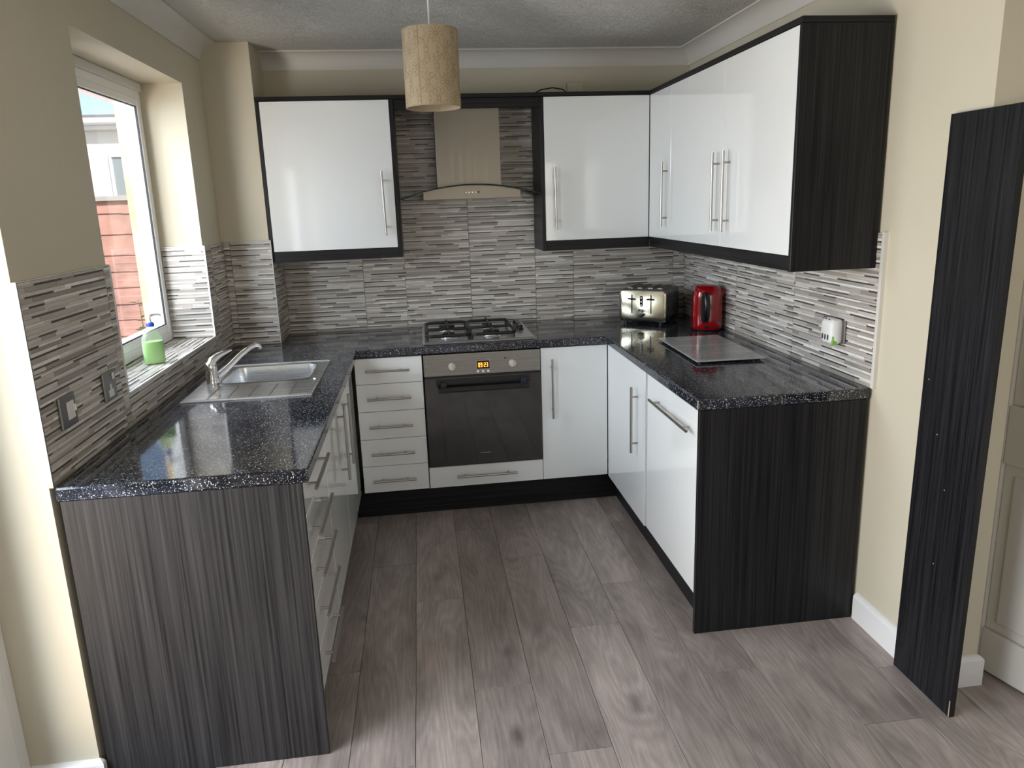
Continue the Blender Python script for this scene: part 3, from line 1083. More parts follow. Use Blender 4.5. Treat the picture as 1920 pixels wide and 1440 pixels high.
# right run: integrated appliance behind a white door
u = unit('integrated_dishwasher', 'white appliance door with a horizontal bar handle at the near end of the right run', 'dishwasher', (0.5, -1.5, ZB))
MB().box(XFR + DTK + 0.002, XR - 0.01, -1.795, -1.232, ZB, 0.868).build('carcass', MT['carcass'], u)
d = MB().box(XFR + 0.002, XFR + DTK, -1.800, -1.236, ZB, ZTOP - 0.004).build('door', MT['gloss'], u, bevel=0.0012, seg=1)
bar_handle((XFR - 0.028, -1.345, 0.780), (XFR - 0.028, -1.765, 0.780), (-1, 0, 0), d)

# left run: near five-drawer unit
u = unit('drawer_unit', 'white five-drawer base unit at the near end of the left run, behind the dark-grained panel', 'drawer unit', (-1.4, -1.95, ZB))
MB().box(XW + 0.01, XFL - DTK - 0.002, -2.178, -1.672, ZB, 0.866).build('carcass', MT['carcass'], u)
for i in range(5):
    d = MB().box(XFL - DTK, XFL, -2.180, -1.6705, dz[i + 1] + 0.0012, dz[i] - 0.0012).build('drawer', MT['gloss'], u, bevel=0.0012, seg=1)
    zz = [0.803, 0.659, 0.523, 0.390, 0.232][i]
    bar_handle((XFL + 0.030, -1.785, zz), (XFL + 0.030, -2.085, zz), (1, 0, 0), d)
# left run: double-door sink unit
u = unit('base_cabinet', 'white double-door base unit under the sink on the left run', 'cabinet', (-1.4, -1.13, ZB))
m = MB().box(XW + 0.01, XFL - DTK - 0.002, -1.668, -0.594, ZB, 0.69)
m.build('carcass', MT['carcass'], u)
d = MB().box(XFL - DTK, XFL, -1.667, -1.168, ZB, ZTOP).build('door', MT['gloss'], u, bevel=0.0012, seg=1)
bar_handle((XFL + 0.030, -1.262, 0.818), (XFL + 0.030, -1.262, 0.502), (1, 0, 0), d)
d = MB().box(XFL - DTK, XFL, -1.164, -0.597, ZB, ZTOP).build('door', MT['gloss'], u, bevel=0.0012, seg=1)
bar_handle((XFL + 0.030, -1.075, 0.818), (XFL + 0.030, -1.075, 0.502), (1, 0, 0), d)

# end panels and plinths
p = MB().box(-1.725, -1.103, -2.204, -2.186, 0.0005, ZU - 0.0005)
tag(p.build('end_panel', MT['dark_lighter'], bevel=0.001, seg=1), 'dark grained end panel reaching the floor under the left worktop, nearest the camera', 'panel')
p = MB().box(XFR - 0.001, XR - 0.019, -1.820, -1.802, 0.0005, ZU - 0.0005)
tag(p.build('end_panel', MT['dark'], bevel=0.001, seg=1), 'black grained end panel closing the right base run, beside the white skirting', 'panel')
p = MB().box(-1.150, XFR + 0.06, YF + 0.055, YF + 0.071, 0.0005, 0.150)
tag(p.build('plinth', MT['darkx'], bevel=0.001, seg=1), 'black plinth board under the oven and drawers along the back run', 'plinth')
p = MB().box(XFR + 0.058, XFR + 0.074, -1.800, YF + 0.050, 0.0005, 0.145)
tag(p.build('plinth', MT['darky'], bevel=0.001, seg=1), 'black plinth board under the white doors of the right run', 'plinth')
p = MB().box(XFL - 0.071, XFL - 0.055, -2.184, YF + 0.050, 0.0005, 0.150)
tag(p.build('plinth', MT['darky'], bevel=0.001, seg=1), 'black plinth board under the doors of the left run', 'plinth')

# ------------------------------------------------------------------ oven
u = thing('oven', 'built-in stainless steel oven with a dark glass door and amber clock', 'oven', (-0.4615, -0.3, 0.268))
OX0, OX1 = -0.7585, -0.1655
MB().box(OX0 + 0.01, OX1 - 0.01, YF + 0.012, -0.03, 0.272, 0.860).build('body', MT['carcass'], u)
MB().box(OX0, OX1, YF - 0.006, YF + 0.014, 0.7530, 0.8650).build('control_panel', MT['steel'], u, bevel=0.002)
MB().box(OX0, OX1, YF - 0.010, YF + 0.012, 0.2740, 0.7440).build('door_glass', MT['ovenglass'], u, bevel=0.003)
MB().box(OX0 + 0.002, OX1 - 0.002, YF - 0.001, YF + 0.012, 0.744, 0.753).build('vent_gap', MT['black'], u)
# handle: wide black pull bar
m = MB().box(-0.690, -0.232, YF - 0.052, YF - 0.036, 0.676, 0.702)
m.box(-0.690, -0.232, YF - 0.056, YF - 0.050, 0.682, 0.697)
h = m.build('handle', MT['black'], u, bevel=0.004)
MB().box(-0.680, -0.650, YF - 0.040, YF - 0.009, 0.680, 0.724).build('bracket', MT['black'], h, bevel=0.003)
MB().box(-0.272, -0.242, YF - 0.040, YF - 0.009, 0.680, 0.724).build('bracket', MT['navy'], h, bevel=0.003)
MB().box(-0.700, -0.222, YF - 0.0125, YF - 0.0095, 0.700, 0.738).build('grip_recess', MT['black'], u, bevel=0.001)
for (x, z) in ((-0.616, 0.801), (-0.309, 0.801)):
    k = MB().lathe((x, YF - 0.006, z), [(0.0185, 0.0), (0.0185, -0.012), (0.0165, -0.017), (0.001, -0.018)], 28, axis='y').build('knob', MT['steelz'], u, smooth=True)
    k.data.materials[0] = MT['knob']
    MB().box(x - 0.0035, x + 0.0035, YF - 0.031, YF - 0.022, z - 0.014, z + 0.014).build('grip', MT['knob'], k, bevel=0.0015)
d = MB().box(-0.4905, -0.4260, YF - 0.0085, YF - 0.005, 0.781, 0.822).build('display', MT['black'], u, bevel=0.001)
fr = ring(MB(), 0, 1, 0, 1, 0, 1, 0.1)
m = MB()
for (a, b2, c, e) in ((-0.494, -0.4905, 0.777, 0.826), (-0.426, -0.4225, 0.777, 0.826), (-0.4905, -0.426, 0.822, 0.826), (-0.4905, -0.426, 0.777, 0.781)):
    m.box(a, b2, YF - 0.0095, YF - 0.005, c, e)
m.build('display_frame', MT['satin'], u)
SEG = {'0': 'abcdef', '9': 'abcdfg', '2': 'abged', '3': 'abgcd'}


def digit(m, ch, x, z, w, h, y, t):
    """seven-segment figure, x left edge, z bottom"""
    on = SEG[ch]
    z2 = z + h / 2
    if 'a' in on: m.box(x, x + w, y - 0.0006, y, z + h - t, z + h)
    if 'g' in on: m.box(x, x + w, y - 0.0006, y, z2 - t / 2, z2 + t / 2)
    if 'd' in on: m.box(x, x + w, y - 0.0006, y, z, z + t)
    if 'b' in on: m.box(x + w - t, x + w, y - 0.0006, y, z2, z + h)
    if 'c' in on: m.box(x + w - t, x + w, y - 0.0006, y, z, z2)
    if 'f' in on: m.box(x, x + t, y - 0.0006, y, z2, z + h)
    if 'e' in on: m.box(x, x + t, y - 0.0006, y, z, z2)


m = MB()
for ch, x in zip('0923', (-0.4830, -0.4715, -0.4540, -0.4425)):
    digit(m, ch, x, 0.790, 0.0082, 0.022, YF - 0.0087, 0.0024)
m.box(-0.4592, -0.4572, YF - 0.0093, YF - 0.0087, 0.794, 0.7965)
m.box(-0.4592, -0.4572, YF - 0.0093, YF - 0.0087, 0.8045, 0.807)
o = m.build('clock_digits', MT['digits'], u)
o['label'] = 'amber clock figures reading 09:23'
for x in (-0.486, -0.4595, -0.433):
    MB().lathe((x, YF - 0.006, 0.7675), [(0.0062, 0.0), (0.0062, -0.004), (0.005, -0.006), (0.0005, -0.0065)], 18, axis='y').build('button', MT['white_plastic'], u, smooth=True)
MB().lathe((-0.345, YF - 0.006, 0.829), [(0.0042, 0.0), (0.0042, -0.0012), (0.0005, -0.0015)], 16, axis='y').build('indicator_light', MT['smoke'], u, smooth=True)
m = MB()
for i in range(9):
    m.box(-0.491 + i * 0.0062, -0.4868 + i * 0.0062, YF - 0.0106, YF - 0.0098, 0.3325, 0.3365)
m.build('maker_mark', MT['satin'], u)

# ------------------------------------------------------------------ hob
u = thing('gas_hob', 'stainless steel four-burner gas hob with black pan supports, above the oven', 'hob', (-0.464, -0.29, ZW))
HX0, HX1, HY0, HY1 = -0.756, -0.172, -0.548, -0.045
m = MB()
n_ = 0.004
# sloping rim plate
vs = [(HX0, HY0, ZW + .0005), (HX1, HY0, ZW + .0005), (HX1, HY1, ZW + .0005), (HX0, HY1, ZW + .0005),
      (HX0 + .012, HY0 + .012, ZW + .010), (HX1 - .012, HY0 + .012, ZW + .010), (HX1 - .012, HY1 - .012, ZW + .010), (HX0 + .012, HY1 - .012, ZW + .010),
      (HX0 + .028, HY0 + .028, ZW + .005), (HX1 - .028, HY0 + .028, ZW + .005), (HX1 - .028, HY1 - .028, ZW + .005), (HX0 + .028, HY1 - .028, ZW + .005)]
fs = [(0, 1, 5, 4), (1, 2, 6, 5), (2, 3, 7, 6), (3, 0, 4, 7), (4, 5, 9, 8), (5, 6, 10, 9), (6, 7, 11, 10), (7, 4, 8, 11), (8, 9, 10, 11), (3, 2, 1, 0)]
m.add(vs, fs)
m.build('hob_plate', MT['sink'], u, bevel=0.002)
burn = ((-0.618, -0.400, 0.036), (-0.392, -0.385, 0.046), (-0.618, -0.165, 0.046), (-0.392, -0.165, 0.030))
for (x, y, r) in burn:
    b_ = MB().lathe((x, y, ZW + 0.005), [(r + 0.024, 0), (r + 0.022, 0.003), (r, 0.004), (r, 0.012), (r - 0.004, 0.016), (0.002, 0.016)], 30).build('burner', MT['sink'], u, smooth=True)
    MB().lathe((x, y, ZW + 0.0212), [(r - 0.002, 0), (r - 0.002, 0.005), (r - 0.006, 0.008), (0.002, 0.0095)], 28).build('burner_cap', MT['blackm'], b_, smooth=True)
    MB().tube([(x + 0.006, y + r + 0.012, ZW + 0.006), (x + 0.006, y + r + 0.012, ZW + 0.030)], 0.002, 8).build('igniter', MT['white_plastic'], b_, smooth=True)


def pan_support(x0, x1, centres):
    """cast-iron grid: rounded outer frame on feet with fingers reaching over each burner"""
    g = MB()
    y0, y1 = HY0 + 0.045, HY1 - 0.040
    zt = ZW + 0.046
    c = 0.022
    loop = [(x0 + c, y0), (x1 - c, y0), (x1, y0 + c), (x1, y1 - c), (x1 - c, y1), (x0 + c, y1), (x0, y1 - c), (x0, y0 + c)]
    g.tube([(a, b2, zt - 0.014) for a, b2 in loop], 0.0085, 8, closed=True)
    ym = (y0 + y1) / 2
    g.tube([(x0, ym, zt - 0.014), (x1, ym, zt - 0.014)], 0.007, 8)
    for (cx, cy) in centres:
        xa, xb = x0, x1
        ya, yb2 = (y0, ym) if cy < ym else (ym, y1)
        for (sx, sy, ex, ey) in ((xa, cy, cx - 0.026, cy), (xb, cy, cx + 0.026, cy), (cx, ya, cx, cy - 0.026), (cx, yb2, cx, cy + 0.026)):
            g.tube([(sx, sy, zt - 0.014), (sx + (ex - sx) * 0.12, sy + (ey - sy) * 0.12, zt), (ex, ey, zt)], 0.0065, 8)
    for (a, b2) in ((x0 + 0.004, y0 + 0.03), (x1 - 0.004, y0 + 0.03), (x0 + 0.004, y1 - 0.03), (x1 - 0.004, y1 - 0.03)):
        g.tube([(a, b2, ZW + 0.005), (a, b2, zt - 0.012)], 0.006, 8)
    return g.build('pan_support', MT['blackm'], u, smooth=True)


pan_support(-0.733, -0.509, [(b[0], b[1]) for b in (burn[0], burn[2])])
pan_support(-0.503, -0.276, [(b[0], b[1]) for b in (burn[1], burn[3])])
for y in (-0.115, -0.170, -0.225, -0.280):
    k = MB().lathe((-0.222, y, ZW + 0.0052), [(0.021, 0), (0.020, 0.004), (0.0165, 0.006), (0.0155, 0.022), (0.012, 0.025), (0.001, 0.0255)], 22).build('knob', MT['smoke'], u, smooth=True)
    MB().box(-0.2255, -0.2185, y - 0.015, y + 0.015, ZW + 0.029, ZW + 0.034).build('grip', MT['satin'], k, bevel=0.001)

# ------------------------------------------------------------------ sink and tap
u = thing('sink', 'stainless steel inset sink with one bowl and a ribbed drainer on the left worktop', 'sink', (-1.42, -1.1, ZW))
SX0, SX1, SY0, SY1 = -1.662, -1.181, -1.415, -0.795
bx0, bx1, by0, by1 = -1.592, -1.232, -1.142, -0.842
m = MB()
sxs = [SX0, bx0, bx1, SX1]
sys_ = [SY0, by0, by1, SY1]
m.cells(sxs, sys_, ZW + 0.0006, ZW + 0.0030, lambda i, j: i == 1 and j == 1)
ring2 = [(SX0, SY0), (SX1, SY0), (SX1, SY1), (SX0, SY1)]
m.tube([(SX0 + .004, SY0 + .004, ZW + .0035), (SX1 - .012, SY0 + .004, ZW + .0035), (SX1 - .004, SY0 + .012, ZW + .0035), (SX1 - .004, SY1 - .012, ZW + .0035), (SX1 - .012, SY1 - .004, ZW + .0035), (SX0 + .004, SY1 - .004, ZW + .0035)], 0.0032, 8, closed=True)
m.tube([(SX0 + .024, SY0 + .022, ZW + .0034), (SX1 - .026, SY0 + .022, ZW + .0034), (SX1 - .020, SY0 + .030, ZW + .0034), (SX1 - .020, by0 - .012, ZW + .0034), (SX1 - .030, by0 - .006, ZW + .0034)], 0.0022, 6)
m.build('sink_top', MT['sink'], u, smooth=True)


def rrect(x0, x1, y0, y1, r, n=6):
    pts = []
    for (cx, cy, a0) in ((x1 - r, y1 - r, 0), (x0 + r, y1 - r, 90), (x0 + r, y0 + r, 180), (x1 - r, y0 + r, 270)):
        for i in range(n + 1):
            a = math.radians(a0 + 90 * i / n)
            pts.append((cx + r * math.cos(a), cy + r * math.sin(a)))
    return pts


def loft(m, loops, cap_last=True):
    n = len(loops[0])
    vs = [p for lp in loops for p in lp]
    fs = []
    for i in range(len(loops) - 1):
        for j in range(n):
            fs.append((i * n + j, i * n + (j + 1) % n, (i + 1) * n + (j + 1) % n, (i + 1) * n + j))
    if cap_last:
        fs.append(tuple((len(loops) - 1) * n + j for j in range(n)))
    return m.add(vs, fs)


m = MB()
lps = []
for (ins, z, r) in ((-0.010, ZW + 0.0042, 0.050), (-0.004, ZW + 0.0048, 0.048), (0.002, ZW + 0.002, 0.046), (0.006, ZW - 0.02, 0.046), (0.012, ZW - 0.13, 0.050), (0.030, ZW - 0.15, 0.05), (0.06, ZW - 0.153, 0.05)):
    lps.append([(x, y, z) for x, y in rrect(bx0 + ins, bx1 - ins, by0 + ins, by1 - ins, r)])
loft(m, lps)
m.build('bowl', MT['sink'], u, smooth=True, fixn=False)
MB().lathe((-1.412, -0.99, ZW - 0.1525), [(0.040, 0.0), (0.038, 0.003), (0.026, 0.002), (0.001, 0.001)], 24).build('waste', MT['chrome'], u, smooth=True)
m = MB()
for x in (-1.573, -1.498, -1.422, -1.346, -1.270):
    m.tube([(x, -1.385, ZW + 0.0032), (x, -1.200, ZW + 0.0032)], [0.0035, 0.0035], 8, flat=0.7)
m.build('drainer_ribs', MT['satin'], u, smooth=True)

u = thing('mixer_tap', 'chrome single-lever mixer tap standing at the wall side of the sink', 'tap', (-1.605, -1.140, ZW + 0.003))
m = MB().lathe((-1.615, -1.140, ZW + 0.0032), [(0.0225, 0), (0.0235, 0.006), (0.0225, 0.010), (0.0235, 0.045), (0.0245, 0.070), (0.0245, 0.082), (0.020, 0.092), (0.001, 0.096)], 28)
m.build('tap_body', MT['chrome'], u, smooth=True)
MB().tube([(-1.598, -1.128, ZW + 0.030), (-1.570, -1.096, ZW + 0.052), (-1.520, -1.036, ZW + 0.098), (-1.487, -0.998, ZW + 0.122), (-1.470, -0.978, ZW + 0.128), (-1.458, -0.963, ZW + 0.123), (-1.455, -0.960, ZW + 0.108)],
          [0.014, 0.0125, 0.0115, 0.011, 0.011, 0.0115, 0.0115], 14).build('spout', MT['chrome'], u, smooth=True)
MB().tube([(-1.612, -1.148, ZW + 0.088), (-1.606, -1.141, ZW + 0.104), (-1.586, -1.118, ZW + 0.118), (-1.556, -1.086, ZW + 0.128), (-1.545, -1.074, ZW + 0.130)],
          [0.020, 0.020, 0.015, 0.009, 0.006], 12, flat=0.8).build('lever', MT['chrome'], u, smooth=True)

# ------------------------------------------------------------------ wall cabinets
ZUT, ZUB = 2.1449, 1.334
ZD0, ZD1 = 1.388, 2.123
YU = -0.2727
XU = 0.5081
PT = 0.018


def carc(u, x0, x1, y0, y1, z0=1.372, z1=2.124):
    MB().box(x0, x1, y0, y1, z0, z1).build('carcass', MT['carcass'], u)


# left
u = unit('wall_cabinet', 'white single-door wall cabinet framed in black, left of the cooker hood', 'cabinet', (-1.17, -0.13, ZUB))
carc(u, -1.482, -0.852, YU + 0.020, -0.002)
d = MB().box(-1.4855, -0.8535, YU, YU + 0.018, ZD0, ZD1).build('door', MT['gloss'], u, bevel=0.0012, seg=1)
bar_handle((-0.912, YU - 0.030, 1.774), (-0.908, YU - 0.030, 1.452), (0, -1, 0), d)
MB().box(-1.5045, -1.4872, YU - 0.001, -0.002, ZUB, 2.1245).build('side_panel', MT['dark'], u, bevel=0.001, seg=1)
MB().box(-0.8502, -0.8320, YU - 0.001, -0.0, ZUB, 2.1245).build('side_panel', MT['dark'], u, bevel=0.001, seg=1)
MB().box(-1.4870, -0.8504, YU + 0.004, YU + 0.022, ZUB, ZD0 - 0.0025).build('pelmet', MT['darkx'], u, bevel=0.001, seg=1)
# right of hood
u = unit('wall_cabinet', 'white single-door wall cabinet right of the cooker hood, handle on its left edge', 'cabinet', (0.22, -0.13, ZUB))
carc(u, -0.060, 0.52, YU + 0.020, -0.002)
d = MB().box(-0.0615, 0.5055, YU, YU + 0.018, ZD0, ZD1).build('door', MT['gloss'], u, bevel=0.0012, seg=1)
bar_handle((-0.012, YU - 0.030, 1.770), (-0.009, YU - 0.030, 1.447), (0, -1, 0), d)
MB().box(-0.0812, -0.0632, YU - 0.001, -0.0, ZUB, 2.1245).build('side_panel', MT['dark'], u, bevel=0.001, seg=1)
MB().box(-0.0630, 0.512, YU + 0.004, YU + 0.022, ZUB, ZD0 - 0.0025).build('pelmet', MT['darkx'], u, bevel=0.001, seg=1)
# right wall: narrow corner door
u = unit('wall_cabinet', 'white narrow single-door wall cabinet in the back right corner over the kettle', 'cabinet', (0.67, -0.43, ZUB))
carc(u, XU + 0.020, XR - 0.011, -0.598, -0.272)
d = MB().box(XU, XU + 0.018, -0.5985, YU - 0.0035, ZD0, ZD1).build('door', MT['gloss'], u, bevel=0.0012, seg=1)
bar_handle((XU - 0.030, -0.556, 1.769), (XU - 0.030, -0.552, 1.450), (-1, 0, 0), d)
# right wall: double door
u = unit('wall_cabinet', 'white double-door wall cabinet on the right wall, its two handles side by side', 'cabinet', (0.67, -1.19, ZUB))
carc(u, XU + 0.020, XR - 0.011, -1.776, -0.602)
for (y0, y1, hy) in ((-1.2080, -0.6010, -1.180), (-1.7780, -1.2105, -1.285)):
    d = MB().box(XU, XU + 0.018, y0, y1, ZD0, ZD1).build('door', MT['gloss'], u, bevel=0.0012, seg=1)
    bar_handle((XU - 0.030, hy, 1.770), (XU - 0.030, hy, 1.451), (-1, 0, 0), d)
MB().box(XU - 0.002, XR - 0.0105, -1.7965, -1.7792, ZUB, 2.1245).build('side_panel', MT['dark'], u, bevel=0.001, seg=1)
MB().box(XU + 0.004, XU + 0.022, -1.7790, YU - 0.001, ZUB + 0.001, ZD0 - 0.0025).build('pelmet', MT['darky'], u, bevel=0.001, seg=1)
# cornice board over all the wall units
m = MB().cells([-1.5055, XU - 0.004, XR - 0.0105], [-1.7985, YU - 0.004, -0.001], 2.1255, ZUT, lambda i, j: i == 0 and j == 0)
tag(m.build('cornice', MT['darkx'], bevel=0.001, seg=1), 'thin black L-shaped board lying along the top of all the wall cabinets', 'cornice')
p = MB().box(-0.831, -0.082, -0.268, -0.250, 2.075, 2.1245)
tag(p.build('bridging_panel', MT['darkx'], bevel=0.001, seg=1), 'black strip bridging the gap above the cooker hood between two wall cabinets', 'panel')

# ------------------------------------------------------------------ cooker hood
u = thing('cooker_hood', 'stainless chimney cooker hood with a curved glass canopy above the hob', 'cooker hood', (-0.455, -0.15, 1.62))
MB().box(-0.628, -0.292, -0.245, -0.006, 1.684, 2.1245).build('chimney', MT['steelz'], u, bevel=0.0015)
m = MB()
# body: arched top front
npt = 16
HB0, HB1 = -0.706, -0.200
yfront = -0.31


def arch(x):
    t = (x + 0.453) / 0.372
    return 1.694 - 0.064 * t * t


vs, fs = [], []
for y in (yfront, -0.006):
    for i in range(npt + 1):
        x = HB0 + (HB1 - HB0) * i / npt
        vs.append((x, y, 1.6235))
        vs.append((x, y, arch(x) - 0.004))
n2 = (npt + 1) * 2
for i in range(npt):
    a = i * 2
    fs.append((a, a + 2, a + 3, a + 1))
    fs.append((n2 + a, n2 + a + 1, n2 + a + 3, n2 + a + 2))
    fs.append((a + 1, a + 3, n2 + a + 3, n2 + a + 1))
    fs.append((a, n2 + a, n2 + a + 2, a + 2))
fs.append((0, 1, n2 + 1, n2))
e = npt * 2
fs.append((e, n2 + e, n2 + e + 1, e + 1))
m.add(vs, fs)
m.build('hood_body', MT['steelz'], u)
m = MB()
vs, fs = [], []
npt = 28
GX0, GX1 = -0.822, -0.088
for (y, ins) in ((-0.36, 0.0), (-0.008, 0.0)):
    for i in range(npt + 1):
        x = GX0 + (GX1 - GX0) * i / npt
        vs.append((x, y, arch(x) - 0.003))
        vs.append((x, y, arch(x) + 0.003))
n2 = (npt + 1) * 2
for i in range(npt):
    a = i * 2
    fs.append((a, a + 2, a + 3, a + 1))
    fs.append((n2 + a, n2 + a + 1, n2 + a + 3, n2 + a + 2))
    fs.append((a + 1, a + 3, n2 + a + 3, n2 + a + 1))
    fs.append((a, n2 + a, n2 + a + 2, a + 2))
fs.append((0, 1, n2 + 1, n2))
e = npt * 2
fs.append((e, n2 + e, n2 + e + 1, e + 1))
m.add(vs, fs)
g = m.build('glass_canopy', MT['canopy'], u, smooth=True)
MB().tube([(GX0 + (GX1 - GX0) * i / npt, -0.3615, arch(GX0 + (GX1 - GX0) * i / npt)) for i in range(npt + 1)], 0.0032, 6).build('glass_edge', MT['darkglassedge'], g, smooth=True)
for i in range(5):
    MB().lathe((-0.487 + i * 0.017, yfront, 1.655), [(0.0045, 0.001), (0.0045, -0.002), (0.0005, -0.0025)], 14, axis='y').build('button', MT['chrome'] if i < 4 else MT['black'], u, smooth=True)

# ------------------------------------------------------------------ pendant lamp
LX, LY, LR = -0.656, -1.20, 0.105
u = thing('pendant_lamp', 'cream cylindrical pendant lampshade with a flower outline pattern hanging from the ceiling', 'lamp', (LX, LY, 1.962))
m = MB()
n = 64
prof_ = [(LR, 1.962), (LR, 2.240), (LR - 0.0015, 2.240), (LR - 0.0015, 1.962), (LR, 1.962)]
vs, fs = [], []
for (r, z) in prof_[:4]:
    for j in range(n):
        a = 2 * math.pi * j / n
        vs.append((LX + r * math.cos(a), LY + r * math.sin(a), z))
for i in range(4):
    for j in range(n):
        fs.append((i * n + j, i * n + (j + 1) % n, ((i + 1) % 4) * n + (j + 1) % n, ((i + 1) % 4) * n + j))
m.add(vs, fs)
sh = m.build('lamp_shade', MT['fabric'], u, smooth=True)


def ribbon_on_cyl(m, pts, w, r):
    """flat raised line following (arc length s, height z) points on the shade"""
    k = len(pts)
    base = len(m.v)
    vs = []
    for i, (s, z) in enumerate(pts):
        a, b2 = pts[max(i - 1, 0)], pts[min(i + 1, k - 1)]
        dx, dzz = b2[0] - a[0], b2[1] - a[1]
        q = math.hypot(dx, dzz) or 1
        nx, nz = -dzz / q * w / 2, dx / q * w / 2
        for sg in (1, -1):
            ss, zz = s + nx * sg, z + nz * sg
            zz = min(max(zz, 1.9635), 2.2385)
            th = ss / LR
            vs.append((LX + r * math.cos(th), LY + r * math.sin(th), zz))
    fs = [(2 * i, 2 * i + 1, 2 * i + 3, 2 * i + 2) for i in range(k - 1)]
    m.add(vs, fs)


m = MB()
circ = 2 * math.pi * LR
rf = random.Random(3)
sizes = [(0.046, 12), (0.037, 12), (0.028, 10)]
row = 0
z = 1.985
while z < 2.26:
    nf = 9
    for i in range(nf):
        s = circ * (i + (0.5 if row % 2 else 0)) / nf
        R_, np_ = sizes[(i + row) % 3]
        for k in range(np_):
            t0 = 2 * math.pi * k / np_
            wd = math.pi / np_ * 0.86
            pts = []
            for q in range(11):
                f = q / 10
                ang = t0 + wd * math.sin(math.pi * (f - 0.5)) if False else t0 + wd * (2 * f - 1) * 1.0
                rr = R_ * (0.90 + 0.10 * math.sin(math.pi * f))
                pts.append((s + rr * math.cos(ang), z + rr * math.sin(ang)))
            pts = [(s + 0.12 * R_ * math.cos(t0), z + 0.12 * R_ * math.sin(t0))] + pts + [(s + 0.12 * R_ * math.cos(t0), z + 0.12 * R_ * math.sin(t0))]
            if all(1.963 > p_[1] or p_[1] > 2.239 for p_ in pts):
                continue
            pts = [(p_[0], min(max(p_[1], 1.964), 2.238)) for p_ in pts]
            ribbon_on_cyl(m, pts, 0.0016, LR + 0.0005)
    z += 0.056
    row += 1
o = m.build('flower_pattern', MT['pattern'], sh, fixn=False)
o['kind'] = 'stuff'
a = math.radians(243)
m = MB()
cs, sn = math.cos(a), math.sin(a)
m.obox((LX + (LR + 0.0006) * cs, LY + (LR + 0.0006) * sn, 2.101), (-sn, cs, 0), (cs, sn, 0), (0, 0, 1), 0.0010, 0.0004, 0.138)
m.build('seam', MT['pattern'], sh)
m = MB()
m.tube([(LX, LY, 2.255), (LX, LY, ZC - 0.028)], 0.0033, 8)
m.build('cord', MT['white_plastic'], u, smooth=True)
MB().lathe((LX, LY, 2.150), [(0.020, 0), (0.020, 0.055), (0.013, 0.075), (0.013, 0.105), (0.005, 0.11)], 20).build('lamp_holder', MT['white_plastic'], u, smooth=True)
m = MB()
for k in range(3):
    a = math.radians(30 + 120 * k)
    m.tube([(LX + 0.018 * math.cos(a), LY + 0.018 * math.sin(a), 2.205), (LX + (LR - 0.003) * math.cos(a), LY + (LR - 0.003) * math.sin(a), 2.232)], 0.0014, 6)
m.tube([(LX + (LR - 0.003) * math.cos(2 * math.pi * j / 40), LY + (LR - 0.003) * math.sin(2 * math.pi * j / 40), 2.236) for j in range(40)], 0.0016, 6, closed=True)
m.build('shade_ring', MT['satin'], u, smooth=True)
MB().lathe((LX, LY, ZC - 0.030), [(0.032, 0), (0.045, 0.012), (0.047, 0.0295)], 28).build('ceiling_rose', MT['white_plastic'], u, smooth=True)

# ------------------------------------------------------------------ toaster
u = thing('toaster', 'four-slice toaster with a polished steel front and black sides in the back right corner', 'toaster', (0.536, -0.214, ZW), rotz=math.radians(-37), local=True)
TW, TD, TH = 0.266, 0.265, 0.195         # width across the front, depth, height
m = MB()
lps = []
# body: cross-section in x,z swept along y
secs = []
for (y, s) in ((-TD / 2 + 0.014, 1.0), (TD / 2 - 0.02, 1.0), (TD / 2, 0.93)):
    pts = []
    hw, r = TW / 2 * s, 0.030
    zb, zt = 0.016, TH * (1 if s == 1 else 0.96)
    for (cx, cz, a0) in ((hw - r, zt - r, 0), (-hw + r, zt - r, 90), (-hw + 0.012, zb + 0.012, 180), (hw - 0.012, zb + 0.012, 270)):
        rr = r if a0 < 180 else 0.012
        for i in range(6):
            a = math.radians(a0 + 90 * i / 5)
            pts.append((cx + rr * math.cos(a), y, cz + rr * math.sin(a)))
    secs.append(pts)
nn = len(secs[0])
loft(m, secs)
m.add([p_ for p_ in secs[0]], [tuple(reversed(range(nn)))])
body = m.build('body', MT['black'], u, smooth=True)
# steel front plate, rounded corners, wrapped edges


def rr_xz(hw, z0, z1, r, n=5):
    pts = []
    for (cx, cz, a0) in ((hw - r, z1 - r, 0), (-hw + r, z1 - r, 90), (-hw + r, z0 + r, 180), (hw - r, z0 + r, 270)):
        for i in range(n + 1):
            a = math.radians(a0 + 90 * i / n)
            pts.append((cx + r * math.cos(a), cz + r * math.sin(a)))
    return pts


m = MB()
y0 = -TD / 2
loft(m, [[(x, y0 + 0.016, z_) for x, z_ in rr_xz(TW / 2 + 0.001, 0.020, TH - 0.004, 0.026)],
         [(x, y0 + 0.004, z_) for x, z_ in rr_xz(TW / 2, 0.021, TH - 0.005, 0.026)],
         [(x, y0, z_) for x, z_ in rr_xz(TW / 2 - 0.006, 0.026, TH - 0.010, 0.022)]])
fp = m.build('front_plate', MT['steel_front'] if 'steel_front' in MT else MT['chrome'], u, smooth=True)
for sx in (-0.058, 0.052):
    s_ = MB().box(sx - 0.0034, sx + 0.0034, y0 - 0.0008, y0 + 0.002, 0.062, 0.166).build('lever_slot', MT['black'], u)
    MB().obox((sx, y0 - 0.012, 0.143), (1, 0, 0), (0, 1, 0), (0, 0, 1), 0.020, 0.011, 0.0035).build('lever', MT['black'], u, bevel=0.003)
m = MB()
loft(m, [[(x - 0.003, y0 + 0.001, z_) for x, z_ in rr_xz(0.0095, 0.098, 0.160, 0.0093)], [(x - 0.003, y0 - 0.003, z_) for x, z_ in rr_xz(0.0085, 0.099, 0.159, 0.0083)]])
bp_ = m.build('button_panel', MT['smoke'], u, smooth=True)
